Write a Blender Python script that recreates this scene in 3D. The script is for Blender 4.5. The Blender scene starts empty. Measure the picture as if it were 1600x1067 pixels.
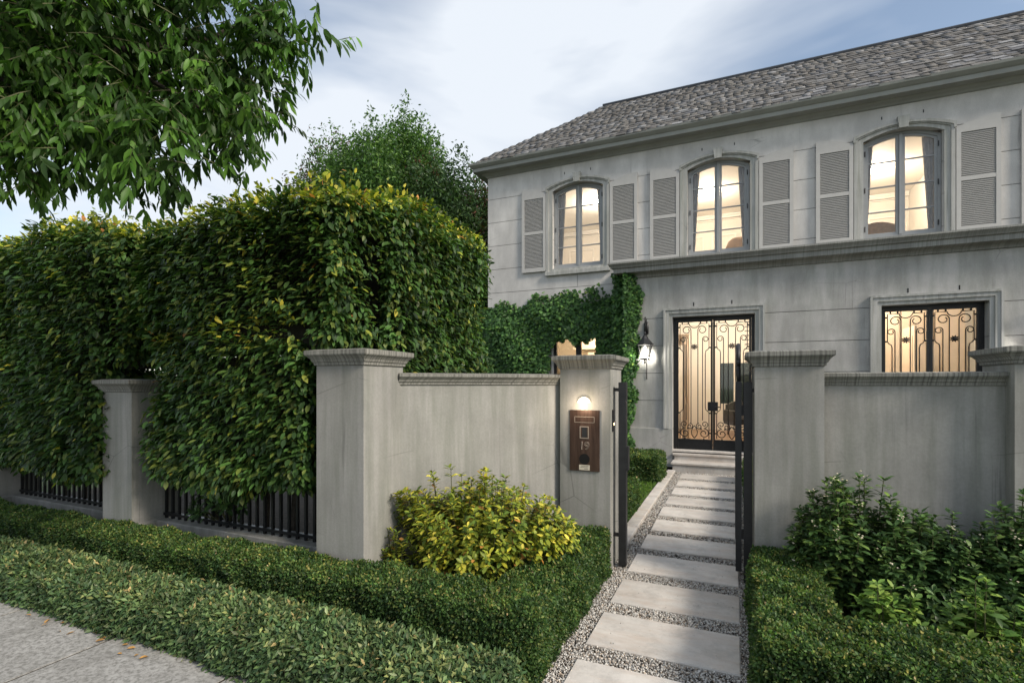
import bpy, math, random
import numpy as np
from mathutils import Vector, Matrix

random.seed(7)
rng = np.random.default_rng(11)
R = math.radians
scene = bpy.context.scene
COL = scene.collection

# ------------------------------------------------------------------ camera
YAW = R(23.57)
cam_d = bpy.data.cameras.new('camera')
cam_d.sensor_width = 36.0
cam_d.lens = 791.0 / 1600.0 * 36.0
cam_d.shift_y = 0.0409
cam_d.clip_start = 0.02
cam_d.clip_end = 2000
cam = bpy.data.objects.new('camera', cam_d)
cam.location = (0, 0, 1.6)
cam.rotation_euler = (R(90), 0, YAW)
COL.objects.link(cam)
scene.camera = cam
SN, CS = math.sin(YAW), math.cos(YAW)

# ------------------------------------------------------------------ world and sun
SUN_DIR = Vector((0.76, -0.24, 0.60)).normalized()      # towards the sun
sun_el = math.asin(SUN_DIR.z)
sun_az = math.atan2(SUN_DIR.x, SUN_DIR.y)
world = bpy.data.worlds.new('World')
scene.world = world
world.use_nodes = True
wt = world.node_tree
wt.nodes.clear()
def wn(t, **kw):
    n = wt.nodes.new(t)
    for k, v in kw.items():
        setattr(n, k, v)
    return n
sky = wn('ShaderNodeTexSky', sky_type='NISHITA', sun_disc=False)
sky.sun_elevation = sun_el
sky.sun_rotation = sun_az
sky.air_density = 1.0
sky.dust_density = 0.5
sky.ozone_density = 1.5
wtc = wn('ShaderNodeTexCoord')
wmap = wn('ShaderNodeMapping')
wmap.inputs['Scale'].default_value = (1.0, 1.0, 3.2)
wmap.inputs['Location'].default_value = (-1.2, 0.4, 0.9)
wt.links.new(wtc.outputs['Generated'], wmap.inputs['Vector'])
wno = wn('ShaderNodeTexNoise')
wno.inputs['Scale'].default_value = 1.5
wno.inputs['Detail'].default_value = 5
wno.inputs['Roughness'].default_value = 0.5
wno.inputs['Distortion'].default_value = 0.35
wt.links.new(wmap.outputs['Vector'], wno.inputs['Vector'])
wramp = wn('ShaderNodeValToRGB')
wramp.color_ramp.elements[0].position = 0.38
wramp.color_ramp.elements[0].color = (0.12, 0.12, 0.12, 1)
wramp.color_ramp.elements[1].position = 0.62
wramp.color_ramp.elements[1].color = (0.97, 0.97, 0.97, 1)
wt.links.new(wno.outputs['Fac'], wramp.inputs['Fac'])
wmix = wn('ShaderNodeMix', data_type='RGBA')
wmix.inputs['B'].default_value = (3.15, 3.35, 3.62, 1)
wt.links.new(wramp.outputs['Color'], wmix.inputs['Factor'])
wdim = wn('ShaderNodeMix', data_type='RGBA', blend_type='MULTIPLY')
wdim.inputs['Factor'].default_value = 1.0
wdim.inputs['B'].default_value = (0.72, 0.68, 0.62, 1)
wt.links.new(sky.outputs['Color'], wdim.inputs['A'])
wt.links.new(wdim.outputs['Result'], wmix.inputs['A'])
wbg = wn('ShaderNodeBackground')
wbg.inputs['Strength'].default_value = 0.10
wt.links.new(wmix.outputs['Result'], wbg.inputs['Color'])
wout = wn('ShaderNodeOutputWorld')
wt.links.new(wbg.outputs['Background'], wout.inputs['Surface'])

sun_d = bpy.data.lights.new('sun', 'SUN')
sun_d.energy = 1.5
sun_d.angle = R(14)
sun_d.color = (1.0, 0.90, 0.77)
sun = bpy.data.objects.new('sun', sun_d)
sun.rotation_euler = (-SUN_DIR).to_track_quat('-Z', 'Y').to_euler()
sun.location = (12, -8, 8)
COL.objects.link(sun)

scene.view_settings.view_transform = 'Standard'
scene.view_settings.look = 'None'
scene.view_settings.exposure = 1.47
scene.view_settings.gamma = 1.0
scene.view_settings.use_curve_mapping = False
scene.render.engine = 'CYCLES'
scene.cycles.use_denoising = True
scene.cycles.max_bounces = 7
scene.cycles.diffuse_bounces = 3
scene.cycles.glossy_bounces = 3
scene.cycles.transmission_bounces = 5
scene.cycles.transparent_max_bounces = 8
scene.cycles.caustics_reflective = False
scene.cycles.caustics_refractive = False
scene.cycles.sample_clamp_indirect = 6.0

# ------------------------------------------------------------------ materials
class Mat:
    def __init__(self, name):
        self.m = bpy.data.materials.new(name)
        self.m.use_nodes = True
        self.t = self.m.node_tree
        self.b = self.t.nodes['Principled BSDF']
        self.out = self.t.nodes['Material Output']
    def n(self, t, ins=None, **kw):
        n = self.t.nodes.new(t)
        for k, v in kw.items():
            setattr(n, k, v)
        for k, v in (ins or {}).items():
            if hasattr(v, 'is_output'):
                self.t.links.new(v, n.inputs[k])
            else:
                n.inputs[k].default_value = v
        return n
    def link(self, a, b):
        self.t.links.new(a, b)
    def pos(self, scale=(1, 1, 1)):
        g = self.n('ShaderNodeNewGeometry')
        mp = self.n('ShaderNodeMapping', {'Vector': g.outputs['Position'], 'Scale': scale})
        return mp.outputs['Vector']
    def noise(self, scale, detail=4, rough=0.55, vec=None, vscale=(1, 1, 1)):
        v = vec or self.pos(vscale)
        return self.n('ShaderNodeTexNoise', {'Vector': v, 'Scale': scale, 'Detail': detail, 'Roughness': rough}).outputs['Fac']
    def ramp(self, fac, stops):
        r = self.n('ShaderNodeValToRGB', {'Fac': fac})
        e = r.color_ramp.elements
        while len(e) < len(stops):
            e.new(0.5)
        for i, (p, c) in enumerate(stops):
            e[i].position = p
            e[i].color = (c[0], c[1], c[2], 1) if not isinstance(c, (int, float)) else (c, c, c, 1)
        return r.outputs['Color']
    def mix(self, fac, a, b, blend='MIX'):
        n = self.n('ShaderNodeMix', data_type='RGBA', blend_type=blend)
        for k, v in (('Factor', fac), ('A', a), ('B', b)):
            if hasattr(v, 'is_output'):
                self.link(v, n.inputs[k])
            else:
                n.inputs[k].default_value = v if k == 'Factor' else (v[0], v[1], v[2], 1)
        return n.outputs['Result']
    def bump(self, h, strength=0.2, dist=0.01):
        b = self.n('ShaderNodeBump', {'Height': h, 'Strength': strength, 'Distance': dist})
        self.link(b.outputs['Normal'], self.b.inputs['Normal'])
    def set(self, color=None, rough=0.7, metal=0.0, spec=0.3):
        if color is not None:
            if hasattr(color, 'is_output'):
                self.link(color, self.b.inputs['Base Color'])
            else:
                self.b.inputs['Base Color'].default_value = (color[0], color[1], color[2], 1)
        self.b.inputs['Roughness'].default_value = rough
        self.b.inputs['Metallic'].default_value = metal
        self.b.inputs['Specular IOR Level'].default_value = spec
        return self.m

def stucco(name, base, streak=0.35, blotch=0.25, tint=(0.97, 1.0, 0.95), fine=60, vs=(5, 5, 0.35)):
    M = Mat(name)
    st = M.noise(3.0, 5, 0.6, vscale=vs)
    bl = M.noise(1.6, 6, 0.62)
    dk = [b * (1 - streak) * t for b, t in zip(base, tint)]
    lt = [min(1, b * 1.12) for b in base]
    c1 = M.mix(M.ramp(st, [(0.36, 0.0), (0.62, 1.0)]), dk, lt)
    c2 = M.mix(M.ramp(bl, [(0.35, blotch * 1.6), (0.6, 0.0)]), c1, [b * 0.62 for b in base])
    th = M.noise(1.0, 4, 0.65, vscale=(17, 17, 0.55))
    ms = M.noise(0.9, 3, 0.5)
    tm = M.n('ShaderNodeMath', {0: M.ramp(th, [(0.60, 0.0), (0.70, 1.0)]), 1: M.ramp(ms, [(0.45, 0.0), (0.6, 0.55)])}, operation='MULTIPLY').outputs[0]
    c2 = M.mix(tm, c2, [b * 0.38 for b in base])
    vo = M.n('ShaderNodeTexVoronoi', {'Vector': M.pos((1, 1, 1.6)), 'Scale': 1.15}, feature='DISTANCE_TO_EDGE').outputs['Distance']
    cm = M.noise(1.3, 2, 0.5)
    ck = M.n('ShaderNodeMath', {0: M.ramp(vo, [(0.0, 1.0), (0.006, 0.0)]), 1: M.ramp(cm, [(0.56, 0.0), (0.64, 0.6)])}, operation='MULTIPLY').outputs[0]
    c2 = M.mix(ck, c2, [b * 0.3 for b in base])
    gr = M.noise(fine, 3, 0.7)
    c3 = M.mix(0.12, c2, M.ramp(gr, [(0.3, 0.15), (0.7, 0.75)]), 'OVERLAY')
    M.bump(gr, 0.25, 0.004)
    return M.set(c3, 0.88, spec=0.2)

def drip(name, base, dark=0.35):
    """stained moulded concrete: thin dark drip marks side by side"""
    M = Mat(name)
    g = M.n('ShaderNodeNewGeometry')
    sp = M.n('ShaderNodeSeparateXYZ', {'Vector': g.outputs['Position']})
    sn = M.n('ShaderNodeSeparateXYZ', {'Vector': g.outputs['True Normal']})
    ax_ = M.n('ShaderNodeMath', {0: sn.outputs['X']}, operation='ABSOLUTE').outputs[0]
    ay_ = M.n('ShaderNodeMath', {0: sn.outputs['Y']}, operation='ABSOLUTE').outputs[0]
    sel = M.n('ShaderNodeMath', {0: ax_, 1: ay_}, operation='GREATER_THAN').outputs[0]
    along = M.n('ShaderNodeMix', {'Factor': sel, 'A': sp.outputs['X'], 'B': sp.outputs['Y']}, data_type='FLOAT').outputs['Result']
    cv = M.n('ShaderNodeCombineXYZ', {'X': along, 'Z': M.n('ShaderNodeMath', {0: sp.outputs['Z'], 1: 0.02}, operation='MULTIPLY').outputs[0]})
    st = M.noise(62.0, 2, 0.6, vec=cv.outputs['Vector'])
    c1 = M.mix(M.ramp(st, [(0.38, 1.0), (0.56, 0.0)]), base, [b * dark for b in base])
    bl = M.noise(2.5, 5, 0.6)
    c2 = M.mix(M.ramp(bl, [(0.4, 0.45), (0.65, 0.0)]), c1, [b * 0.5 for b in base])
    gr = M.noise(70, 3, 0.7)
    M.bump(gr, 0.25, 0.004)
    return M.set(c2, 0.9, spec=0.2)

def plain(name, color, rough=0.6, metal=0.0, spec=0.4, var=0.12, scale=8):
    M = Mat(name)
    n = M.noise(scale, 5, 0.6)
    c = M.mix(M.ramp(n, [(0.3, 0.0), (0.7, 1.0)]), [x * (1 - var) for x in color], [min(1, x * (1 + var)) for x in color])
    M.bump(M.noise(scale * 10, 2), 0.06, 0.003)
    return M.set(c, rough, metal, spec)

def leafmat(name, rough=0.42, trans=0.3, spec=0.4):
    M = Mat(name)
    a = M.n('ShaderNodeAttribute', attribute_name='Col')
    oi = M.n('ShaderNodeObjectInfo')
    nz = M.noise(9, 3)
    c = M.mix(0.35, a.outputs['Color'], M.mix(M.ramp(nz, [(0.3, 0.0), (0.7, 1.0)]), (0.3, 0.3, 0.3), (0.72, 0.72, 0.66)), 'OVERLAY')
    M.set(c, rough, spec=spec)
    tr = M.n('ShaderNodeBsdfTranslucent', {'Color': M.mix(1.0, c, (1.0, 1.15, 0.55), 'MULTIPLY')})
    mx = M.n('ShaderNodeMixShader', {0: trans, 1: M.b.outputs['BSDF'], 2: tr.outputs['BSDF']})
    M.link(mx.outputs['Shader'], M.out.inputs['Surface'])
    return M.m

def glassmat(name, tint=(1, 1, 1), rough=0.02):
    M = Mat(name)
    tr = M.n('ShaderNodeBsdfTransparent', {'Color': (tint[0], tint[1], tint[2], 1)})
    gl = M.n('ShaderNodeBsdfGlossy', {'Color': (1, 1, 1, 1), 'Roughness': rough})
    fr = M.n('ShaderNodeFresnel', {'IOR': 1.45})
    mx = M.n('ShaderNodeMixShader', {0: fr.outputs['Fac'], 1: tr.outputs['BSDF'], 2: gl.outputs['BSDF']})
    M.link(mx.outputs['Shader'], M.out.inputs['Surface'])
    return M.m

def emit(name, color, strength):
    M = Mat(name)
    M.b.inputs['Emission Color'].default_value = (*color, 1)
    M.b.inputs['Emission Strength'].default_value = strength
    return M.set(color, 0.5)

MT = {}
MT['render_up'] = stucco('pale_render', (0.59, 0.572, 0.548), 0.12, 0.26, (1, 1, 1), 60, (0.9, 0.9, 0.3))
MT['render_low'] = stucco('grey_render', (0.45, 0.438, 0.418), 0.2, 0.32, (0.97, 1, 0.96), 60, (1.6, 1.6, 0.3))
MT['fence_render'] = stucco('weathered_render', (0.305, 0.298, 0.278), 0.16, 0.3, (0.97, 1, 0.95), 60, (4, 4, 0.3))
MT['coping'] = drip('stained_coping', (0.29, 0.285, 0.255), 0.42)
MT['cornice'] = drip('stained_cornice', (0.33, 0.33, 0.305), 0.72)
MT['trim'] = stucco('stone_trim', (0.43, 0.425, 0.405), 0.2, 0.2)
MT['joint'] = plain('joint_shadow', (0.16, 0.16, 0.155), 0.95)  # groove shade put into the colour of the joint backing
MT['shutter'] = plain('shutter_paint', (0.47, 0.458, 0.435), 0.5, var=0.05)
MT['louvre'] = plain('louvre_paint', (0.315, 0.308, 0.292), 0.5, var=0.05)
MT['sash'] = plain('window_paint', (0.30, 0.31, 0.315), 0.4, var=0.05)
MT['eave'] = plain('eave_paint', (0.27, 0.275, 0.25), 0.5, var=0.1, scale=3)
MT['iron'] = plain('black_iron', (0.014, 0.015, 0.016), 0.42, 0.3, 0.5, 0.25, 20)
MT['darkmetal'] = plain('dark_steel', (0.03, 0.03, 0.032), 0.45, 0.4, 0.5, 0.2, 15)
MT['lead'] = plain('ridge_lead', (0.035, 0.04, 0.05), 0.5, 0.3, 0.5, 0.2)
MT['glass'] = glassmat('window_glass')
MT['cream'] = plain('cream_wall', (0.76, 0.70, 0.61), 0.7, var=0.03, scale=2)
MT['white_in'] = plain('white_ceiling', (0.82, 0.77, 0.69), 0.7, var=0.02, scale=2)
MT['tan'] = plain('tan_panelling', (0.60, 0.47, 0.34), 0.5, var=0.08, scale=4)
MT['timber'] = plain('timber_floor', (0.26, 0.16, 0.09), 0.4, var=0.25, scale=6)
MT['curtain'] = plain('curtain_cloth', (0.46, 0.45, 0.44), 0.85, var=0.2, scale=12)
MT['upholstery'] = plain('upholstery', (0.42, 0.27, 0.15), 0.8, var=0.15, scale=20)
MT['darkcloth'] = plain('dark_cloth', (0.035, 0.032, 0.03), 0.8)
MT['darkglass'] = plain('dark_pane', (0.02, 0.03, 0.028), 0.1, spec=0.6)
MT['gilt'] = plain('gilt_frame', (0.42, 0.28, 0.1), 0.4, 0.4)
MT['paper'] = plain('print_paper', (0.62, 0.58, 0.5), 0.8, var=0.3, scale=30)
MT['shade'] = plain('lamp_shade_cloth', (0.62, 0.42, 0.26), 0.8, var=0.05)
MT['bark'] = plain('bark', (0.06, 0.05, 0.04), 0.9, var=0.4, scale=25)
MT['twig'] = plain('hedge_core_shade', (0.028, 0.026, 0.018), 0.95, var=0.5, scale=30)  # dark fill for the added hedge cores, inner shade as colour
MT['stem'] = plain('green_stem', (0.07, 0.075, 0.03), 0.8, var=0.3, scale=30)
MT['leaf'] = leafmat('leaf', 0.48, 0.36, 0.3)
MT['leaf_gloss'] = leafmat('glossy_leaf', 0.45, 0.2, 0.3)
MT['petal'] = plain('petal', (0.62, 0.56, 0.42), 0.7, var=0.2)
MT['brown_leaf'] = plain('dry_leaf', (0.36, 0.2, 0.06), 0.7, var=0.5, scale=40)
MT['soil'] = plain('soil', (0.04, 0.032, 0.024), 0.95, var=0.5, scale=18)
MT['lawn'] = plain('lawn_soil', (0.05, 0.07, 0.025), 0.95, var=0.3, scale=18)
MT['asphalt'] = plain('asphalt', (0.05, 0.05, 0.052), 0.9, var=0.3, scale=40)
MT['bulb'] = emit('lit_lamp', (1.0, 0.93, 0.82), 6)
MT['bulb_warm'] = emit('warm_lamp', (1.0, 0.80, 0.56), 0.9)
MT['downlight'] = emit('downlight_glow', (1.0, 0.86, 0.66), 60)
MT['led'] = emit('button_glow', (1.0, 0.55, 0.3), 3)
MT['sticker'] = plain('sticker_paper', (0.55, 0.5, 0.4), 0.6, var=0.06)
MT['ink'] = plain('ink', (0.06, 0.05, 0.045), 0.7)
MT['brushed'] = plain('etched_numeral', (0.36, 0.30, 0.25), 0.35, 0.5)
MT['black'] = plain('black_recess', (0.004, 0.004, 0.004), 0.9)

def bronze():
    M = Mat('bronze_plate')
    n = M.noise(1.0, 5, 0.6, vscale=(40, 40, 3))
    c = M.mix(M.ramp(n, [(0.35, 0.0), (0.65, 1.0)]), (0.05, 0.028, 0.02), (0.105, 0.062, 0.046))
    M.bump(n, 0.08, 0.002)
    return M.set(c, 0.42, 0.55, 0.5)
MT['bronze'] = bronze()

def slate():
    M = Mat('slate')
    oi = M.n('ShaderNodeObjectInfo')
    a = M.n('ShaderNodeAttribute', attribute_name='Col')
    rnd = M.n('ShaderNodeMath', {0: oi.outputs['Random'], 1: a.outputs['Fac']}, operation='ADD')
    fr = M.n('ShaderNodeMath', {0: rnd.outputs[0], 1: 1.0}, operation='MODULO')
    base = M.ramp(fr.outputs[0], [(0.0, (0.07, 0.066, 0.062)), (0.3, (0.105, 0.10, 0.096)), (0.62, (0.14, 0.135, 0.13)), (0.82, (0.10, 0.102, 0.112)), (1.0, (0.23, 0.232, 0.24))])
    n = M.noise(9, 6, 0.7)
    c = M.mix(M.ramp(n, [(0.35, 0.0), (0.65, 1.0)]), (0.25, 0.25, 0.25), (0.8, 0.79, 0.76))
    c2 = M.mix(0.75, base, c, 'OVERLAY')
    M.bump(M.noise(45, 4, 0.7), 0.5, 0.01)
    return M.set(c2, 0.75, spec=0.35)
MT['slate'] = slate()

def stone_slab(name, col, var):
    M = Mat(name)
    n = M.noise(3.5, 6, 0.65)
    oi = M.n('ShaderNodeObjectInfo')
    c = M.mix(M.ramp(n, [(0.3, 0.0), (0.7, 1.0)]), [x * (1 - var) for x in col], [min(1, x * (1 + var)) for x in col])
    sp = M.noise(55, 3, 0.7)
    c = M.mix(M.ramp(sp, [(0.62, 0.0), (0.74, 0.6)]), c, [x * 0.4 for x in col])
    sc = M.noise(1.2, 5, 0.7, vscale=(2, 7, 1))
    c = M.mix(M.ramp(sc, [(0.45, 0.0), (0.68, 0.55)]), c, (0.47, 0.375, 0.30))
    bl = M.noise(6, 6, 0.75)
    c = M.mix(M.ramp(bl, [(0.36, 0.45), (0.5, 0.0)]), c, [x * 0.6 for x in col])
    pit = M.noise(16, 5, 0.8)
    c = M.mix(M.ramp(pit, [(0.66, 0.0), (0.70, 0.7)]), c, [x * 0.35 for x in col])
    v = M.n('ShaderNodeHueSaturation', {'Color': c, 'Value': M.n('ShaderNodeMapRange', {0: oi.outputs['Random'], 3: 0.88, 4: 1.1}).outputs[0]})
    M.bump(sp, 0.2, 0.003)
    return M.set(v.outputs['Color'], 0.8, spec=0.3)
MT['slab'] = stone_slab('limestone_slab', (0.56, 0.53, 0.49), 0.15)

def footpath_mat():
    M = Mat('footpath_concrete')
    n = M.noise(2.2, 6, 0.65)
    c = M.mix(M.ramp(n, [(0.32, 0.0), (0.68, 1.0)]), (0.27, 0.265, 0.25), (0.43, 0.425, 0.41))
    f = M.noise(38, 5, 0.75)
    c = M.mix(M.ramp(f, [(0.40, 0.75), (0.56, 0.0)]), c, (0.14, 0.137, 0.127))
    f2 = M.noise(11, 6, 0.75)
    c = M.mix(M.ramp(f2, [(0.52, 0.0), (0.68, 0.55)]), c, (0.52, 0.515, 0.50))
    M.bump(f, 0.5, 0.006)
    return M.set(c, 0.9, spec=0.2)
MT['footpath'] = footpath_mat()

def gravel_mat():
    M = Mat('gravel_stone')
    a = M.n('ShaderNodeAttribute', attribute_name='Col')
    return M.set(a.outputs['Color'], 0.75, spec=0.3)
MT['gravel'] = gravel_mat()

# ------------------------------------------------------------------ object helpers
def put(o, parent=None):
    COL.objects.link(o)
    if parent is not None:
        o.parent = parent
    return o
def tag(o, label=None, cat=None, group=None, kind=None):
    if label: o['label'] = label
    if cat: o['category'] = cat
    if group: o['group'] = group
    if kind: o['kind'] = kind
    return o
def thing(name, label, cat, group=None, loc=(0, 0, 0)):
    o = bpy.data.objects.new(name, None)
    o.empty_display_size = 0.1
    o.location = loc
    COL.objects.link(o)
    return tag(o, label, cat, group)

class MB:
    """collects shapes in world space; build() links them as one mesh object"""
    def __init__(self):
        self.v = []
        self.f = []
    def add(self, vs, fs):
        k = len(self.v)
        self.v += [tuple(p) for p in vs]
        self.f += [tuple(i + k for i in f) for f in fs]
        return self
    def box(self, x0, x1, y0, y1, z0, z1, bev=0.0):
        if bev > 0:
            b = bev
            prof = [(b, z0), (0, z0 + b), (0, z1 - b), (b, z1)]
            return self.rings([[(x0 + o, y0 + o, z), (x1 - o, y0 + o, z), (x1 - o, y1 - o, z), (x0 + o, y1 - o, z)] for o, z in prof])
        vs = [(x0, y0, z0), (x1, y0, z0), (x1, y1, z0), (x0, y1, z0), (x0, y0, z1), (x1, y0, z1), (x1, y1, z1), (x0, y1, z1)]
        return self.add(vs, [(0, 3, 2, 1), (4, 5, 6, 7), (0, 1, 5, 4), (1, 2, 6, 5), (2, 3, 7, 6), (3, 0, 4, 7)])
    def rings(self, rings, closed=True, caps=True):
        n = len(rings[0])
        vs = [p for r in rings for p in r]
        fs = []
        for i in range(len(rings) - 1):
            for j in range(n if closed else n - 1):
                a, b = i * n + j, i * n + (j + 1) % n
                fs.append((a, b, b + n, a + n))
        if caps:
            fs.append(tuple(range(n - 1, -1, -1)))
            fs.append(tuple(range((len(rings) - 1) * n, len(rings) * n)))
        return self.add(vs, fs)
    def mould(self, x0, x1, y0, y1, prof, caps=True):
        """profile of (outward offset, z) carried round a rectangle"""
        return self.rings([[(x0 - o, y0 - o, z), (x1 + o, y0 - o, z), (x1 + o, y1 + o, z), (x0 - o, y1 + o, z)] for o, z in prof], caps=caps)
    def prism_y(self, pts, y0, y1):
        """polygon of (x,z), counter-clockwise seen from -Y, extruded in Y"""
        n = len(pts)
        vs = [(x, y0, z) for x, z in pts] + [(x, y1, z) for x, z in pts]
        fs = [tuple(range(n)), tuple(range(2 * n - 1, n - 1, -1))]
        for i in range(n):
            j = (i + 1) % n
            fs.append((i, i + n, j + n, j))
        return self.add(vs, fs)
    def strip_y(self, lo, hi, y0, y1):
        """between two polylines of (x,z) with equal counts: solid of thickness y0..y1"""
        n = len(lo)
        vs = [(x, y0, z) for x, z in lo] + [(x, y0, z) for x, z in hi] + [(x, y1, z) for x, z in lo] + [(x, y1, z) for x, z in hi]
        fs = []
        for i in range(n - 1):
            a, b, c, d = i, i + 1, n + i + 1, n + i
            fs.append((a, b, c, d))
            fs.append((2 * n + d, 2 * n + c, 2 * n + b, 2 * n + a))
            fs.append((a, a + 2 * n, b + 2 * n, b))
            fs.append((d, c, c + 2 * n, d + 2 * n))
        fs.append((0, n, 3 * n, 2 * n))
        fs.append((n - 1, 3 * n - 1, 4 * n - 1, 2 * n - 1))
        return self.add(vs, fs)
    def tube(self, pts, r, seg=6, r1=None, caps=True):
        pts = [Vector(p) for p in pts]
        n = len(pts)
        rings = []
        up = Vector((0.13, 0.21, 0.97))
        for i, p in enumerate(pts):
            t = (pts[min(i + 1, n - 1)] - pts[max(i - 1, 0)])
            if t.length < 1e-9:
                t = Vector((0, 0, 1))
            t.normalize()
            a = t.cross(up)
            if a.length < 1e-3:
                a = t.cross(Vector((1, 0, 0)))
            a.normalize()
            b = t.cross(a)
            rr = r if r1 is None else r + (r1 - r) * i / max(1, n - 1)
            rings.append([p + (a * math.cos(2 * math.pi * k / seg) + b * math.sin(2 * math.pi * k / seg)) * rr for k in range(seg)])
        return self.rings(rings, caps=caps)
    def lathe(self, c, prof, seg=12):
        return self.rings([[(c[0] + r * math.cos(2 * math.pi * k / seg), c[1] + r * math.sin(2 * math.pi * k / seg), c[2] + z) for k in range(seg)] for r, z in prof])
    def build(self, name, mat, parent=None, smooth=False, kind=None):
        me = bpy.data.meshes.new(name)
        me.from_pydata(self.v, [], self.f)
        me.materials.append(MT[mat])
        if smooth:
            me.polygons.foreach_set('use_smooth', [True] * len(me.polygons))
        me.update()
        o = bpy.data.objects.new(name, me)
        put(o, parent)
        if kind: o['kind'] = kind
        return o

def np_mesh(name, V, F, mat, colors=None):
    """V (n,3), F (m,3) triangles, colors (n,3) on points"""
    me = bpy.data.meshes.new(name)
    n, m = len(V), len(F)
    me.vertices.add(n)
    me.vertices.foreach_set('co', np.ascontiguousarray(V, dtype=np.float32).ravel())
    me.loops.add(m * 3)
    me.loops.foreach_set('vertex_index', np.ascontiguousarray(F, dtype=np.int32).ravel())
    me.polygons.add(m)
    me.polygons.foreach_set('loop_start', np.arange(0, m * 3, 3, dtype=np.int32))
    me.polygons.foreach_set('loop_total', np.full(m, 3, dtype=np.int32))
    me.update(calc_edges=True)
    if colors is not None:
        at = me.attributes.new('Col', 'FLOAT_COLOR', 'POINT')
        c4 = np.ones((n, 4), dtype=np.float32)
        c4[:, :3] = colors
        at.data.foreach_set('color', c4.ravel())
    me.materials.append(MT[mat])
    return me

def unit(a):
    return a / np.maximum(np.linalg.norm(a, axis=-1, keepdims=True), 1e-9)

# leaf templates: length 1 along +X from the stalk, normal +Z
def tpl(width, fold=0.18, bend=0.12, rows=((0.22, 0.8), (0.55, 1.0), (0.8, 0.6))):
    v = [(0, 0, 0)]
    for t, w in rows:
        z = -bend * t * t
        v += [(t, 0, z), (t, w * width / 2, z + fold * w * width / 2), (t, -w * width / 2, z + fold * w * width / 2)]
    v.append((1, 0, -bend))
    f = [(0, 1, 2), (0, 3, 1)]
    k = len(rows)
    for i in range(k - 1):
        a, b = 1 + 3 * i, 4 + 3 * i
        f += [(a, b, b + 1), (a, b + 1, a + 1), (a, a + 2, b + 2), (a, b + 2, b)]
    a = 1 + 3 * (k - 1)
    e = 1 + 3 * k
    f += [(a, e, a + 1), (a, a + 2, e)]
    return np.array(v, float), np.array(f, int)
T_ASH = tpl(0.29, 0.25, 0.22)
T_HORN = tpl(0.47, 0.25, 0.12, ((0.3, 0.9), (0.65, 0.9)))
T_JAS = tpl(0.42, 0.3, 0.1, ((0.45, 1.0),))
T_BOX = (np.array([(0, 0, 0), (0.5, 0.3, 0.06), (1, 0, -0.05), (0.5, -0.3, 0.06)], float), np.array([(0, 2, 1), (0, 3, 2)], int))
T_SHRUB = tpl(0.44, 0.3, 0.2, ((0.35, 0.85), (0.7, 0.95)))
def ivy_tpl():
    pts = [(0, 0.0), (-0.12, 0.28), (0.22, 0.5), (0.38, 0.24), (0.62, 0.36), (0.68, 0.16), (1.0, 0), (0.68, -0.16), (0.62, -0.36), (0.38, -0.24), (0.22, -0.5), (-0.12, -0.28)]
    v = [(0.32, 0, 0.03)] + [(x, y, -0.18 * abs(y) - 0.1 * max(0, x - 0.4)) for x, y in pts]
    n = len(pts)
    f = [(0, 1 + (i + 1) % n, 1 + i) for i in range(n)]
    return np.array(v, float), np.array(f, int)
T_IVY = ivy_tpl()

def frames(d, nrm):
    x = unit(d)
    z = unit(nrm - x * np.sum(nrm * x, axis=1, keepdims=True))
    y = np.cross(z, x)
    return np.stack([x, y, z], axis=2)            # columns

def leaf_arrays(template, P, Fm, S, colors):
    tv, tf = template
    n, k = len(P), len(tv)
    V = np.einsum('nij,kj->nki', Fm, tv) * S[:, None, None] + P[:, None, :]
    F = tf[None, :, :] + (np.arange(n) * k)[:, None, None]
    C = np.repeat(colors, k, axis=0)
    return V.reshape(-1, 3), F.reshape(-1, 3), C

def pick(palette, n, jitter=0.25, gain=1.7):
    cols = np.array([c for c, w in palette])
    w = np.array([w for c, w in palette], float)
    idx = rng.choice(len(palette), n, p=w / w.sum())
    c = cols[idx] * (1 + jitter * rng.normal(size=(n, 1)).clip(-1.5, 1.5))
    return (c * gain).clip(0.004, 0.9)

def cam_uvz(P):
    zc = -SN * P[:, 0] + CS * P[:, 1]
    rc = CS * P[:, 0] + SN * P[:, 1]
    return rc / zc, (P[:, 2] - 1.6) / zc, zc

def foliage(name, parent, template, P, D, N, S, C, mat, singles=0, exposed=None):
    """joined leaves as one stuff part; the largest `singles` in view as leaf parts"""
    Fm = frames(D, N)
    n = len(P)
    keep = np.ones(n, bool)
    if singles:
        u, v, zc = cam_uvz(P)
        vis = (zc > 0.3) & (abs(u) < 1.0) & (v < 0.74) & (v > -0.58)
        score = np.where(vis, S / np.maximum(zc, 0.1), 0)
        if exposed is not None:
            score = score * (0.2 + exposed)
        order = np.argsort(-score)[:singles]
        keep[order] = False
        mats = []
        nt = 6
        cl = C[order]
        br = np.argsort(cl.sum(1))
        for q in range(nt):
            sel = br[q * len(br) // nt:(q + 1) * len(br) // nt]
            cm = cl[sel].mean(0)
            me = np_mesh('leaf', template[0], template[1], mat, np.repeat(cm[None], len(template[0]), 0))
            for s in sel:
                i = order[s]
                o = bpy.data.objects.new('leaf', me)
                M = Matrix.Identity(4)
                for r_ in range(3):
                    for c_ in range(3):
                        M[r_][c_] = Fm[i, r_, c_] * S[i]
                    M[r_][3] = P[i, r_]
                o.parent = parent
                o.matrix_local = M
                COL.objects.link(o)
    V, F, CC = leaf_arrays(template, P[keep], Fm[keep], S[keep], C[keep])
    o = bpy.data.objects.new(name, np_mesh(name, V, F, mat, CC))
    put(o, parent)
    o['kind'] = 'stuff'
    return o

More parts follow.
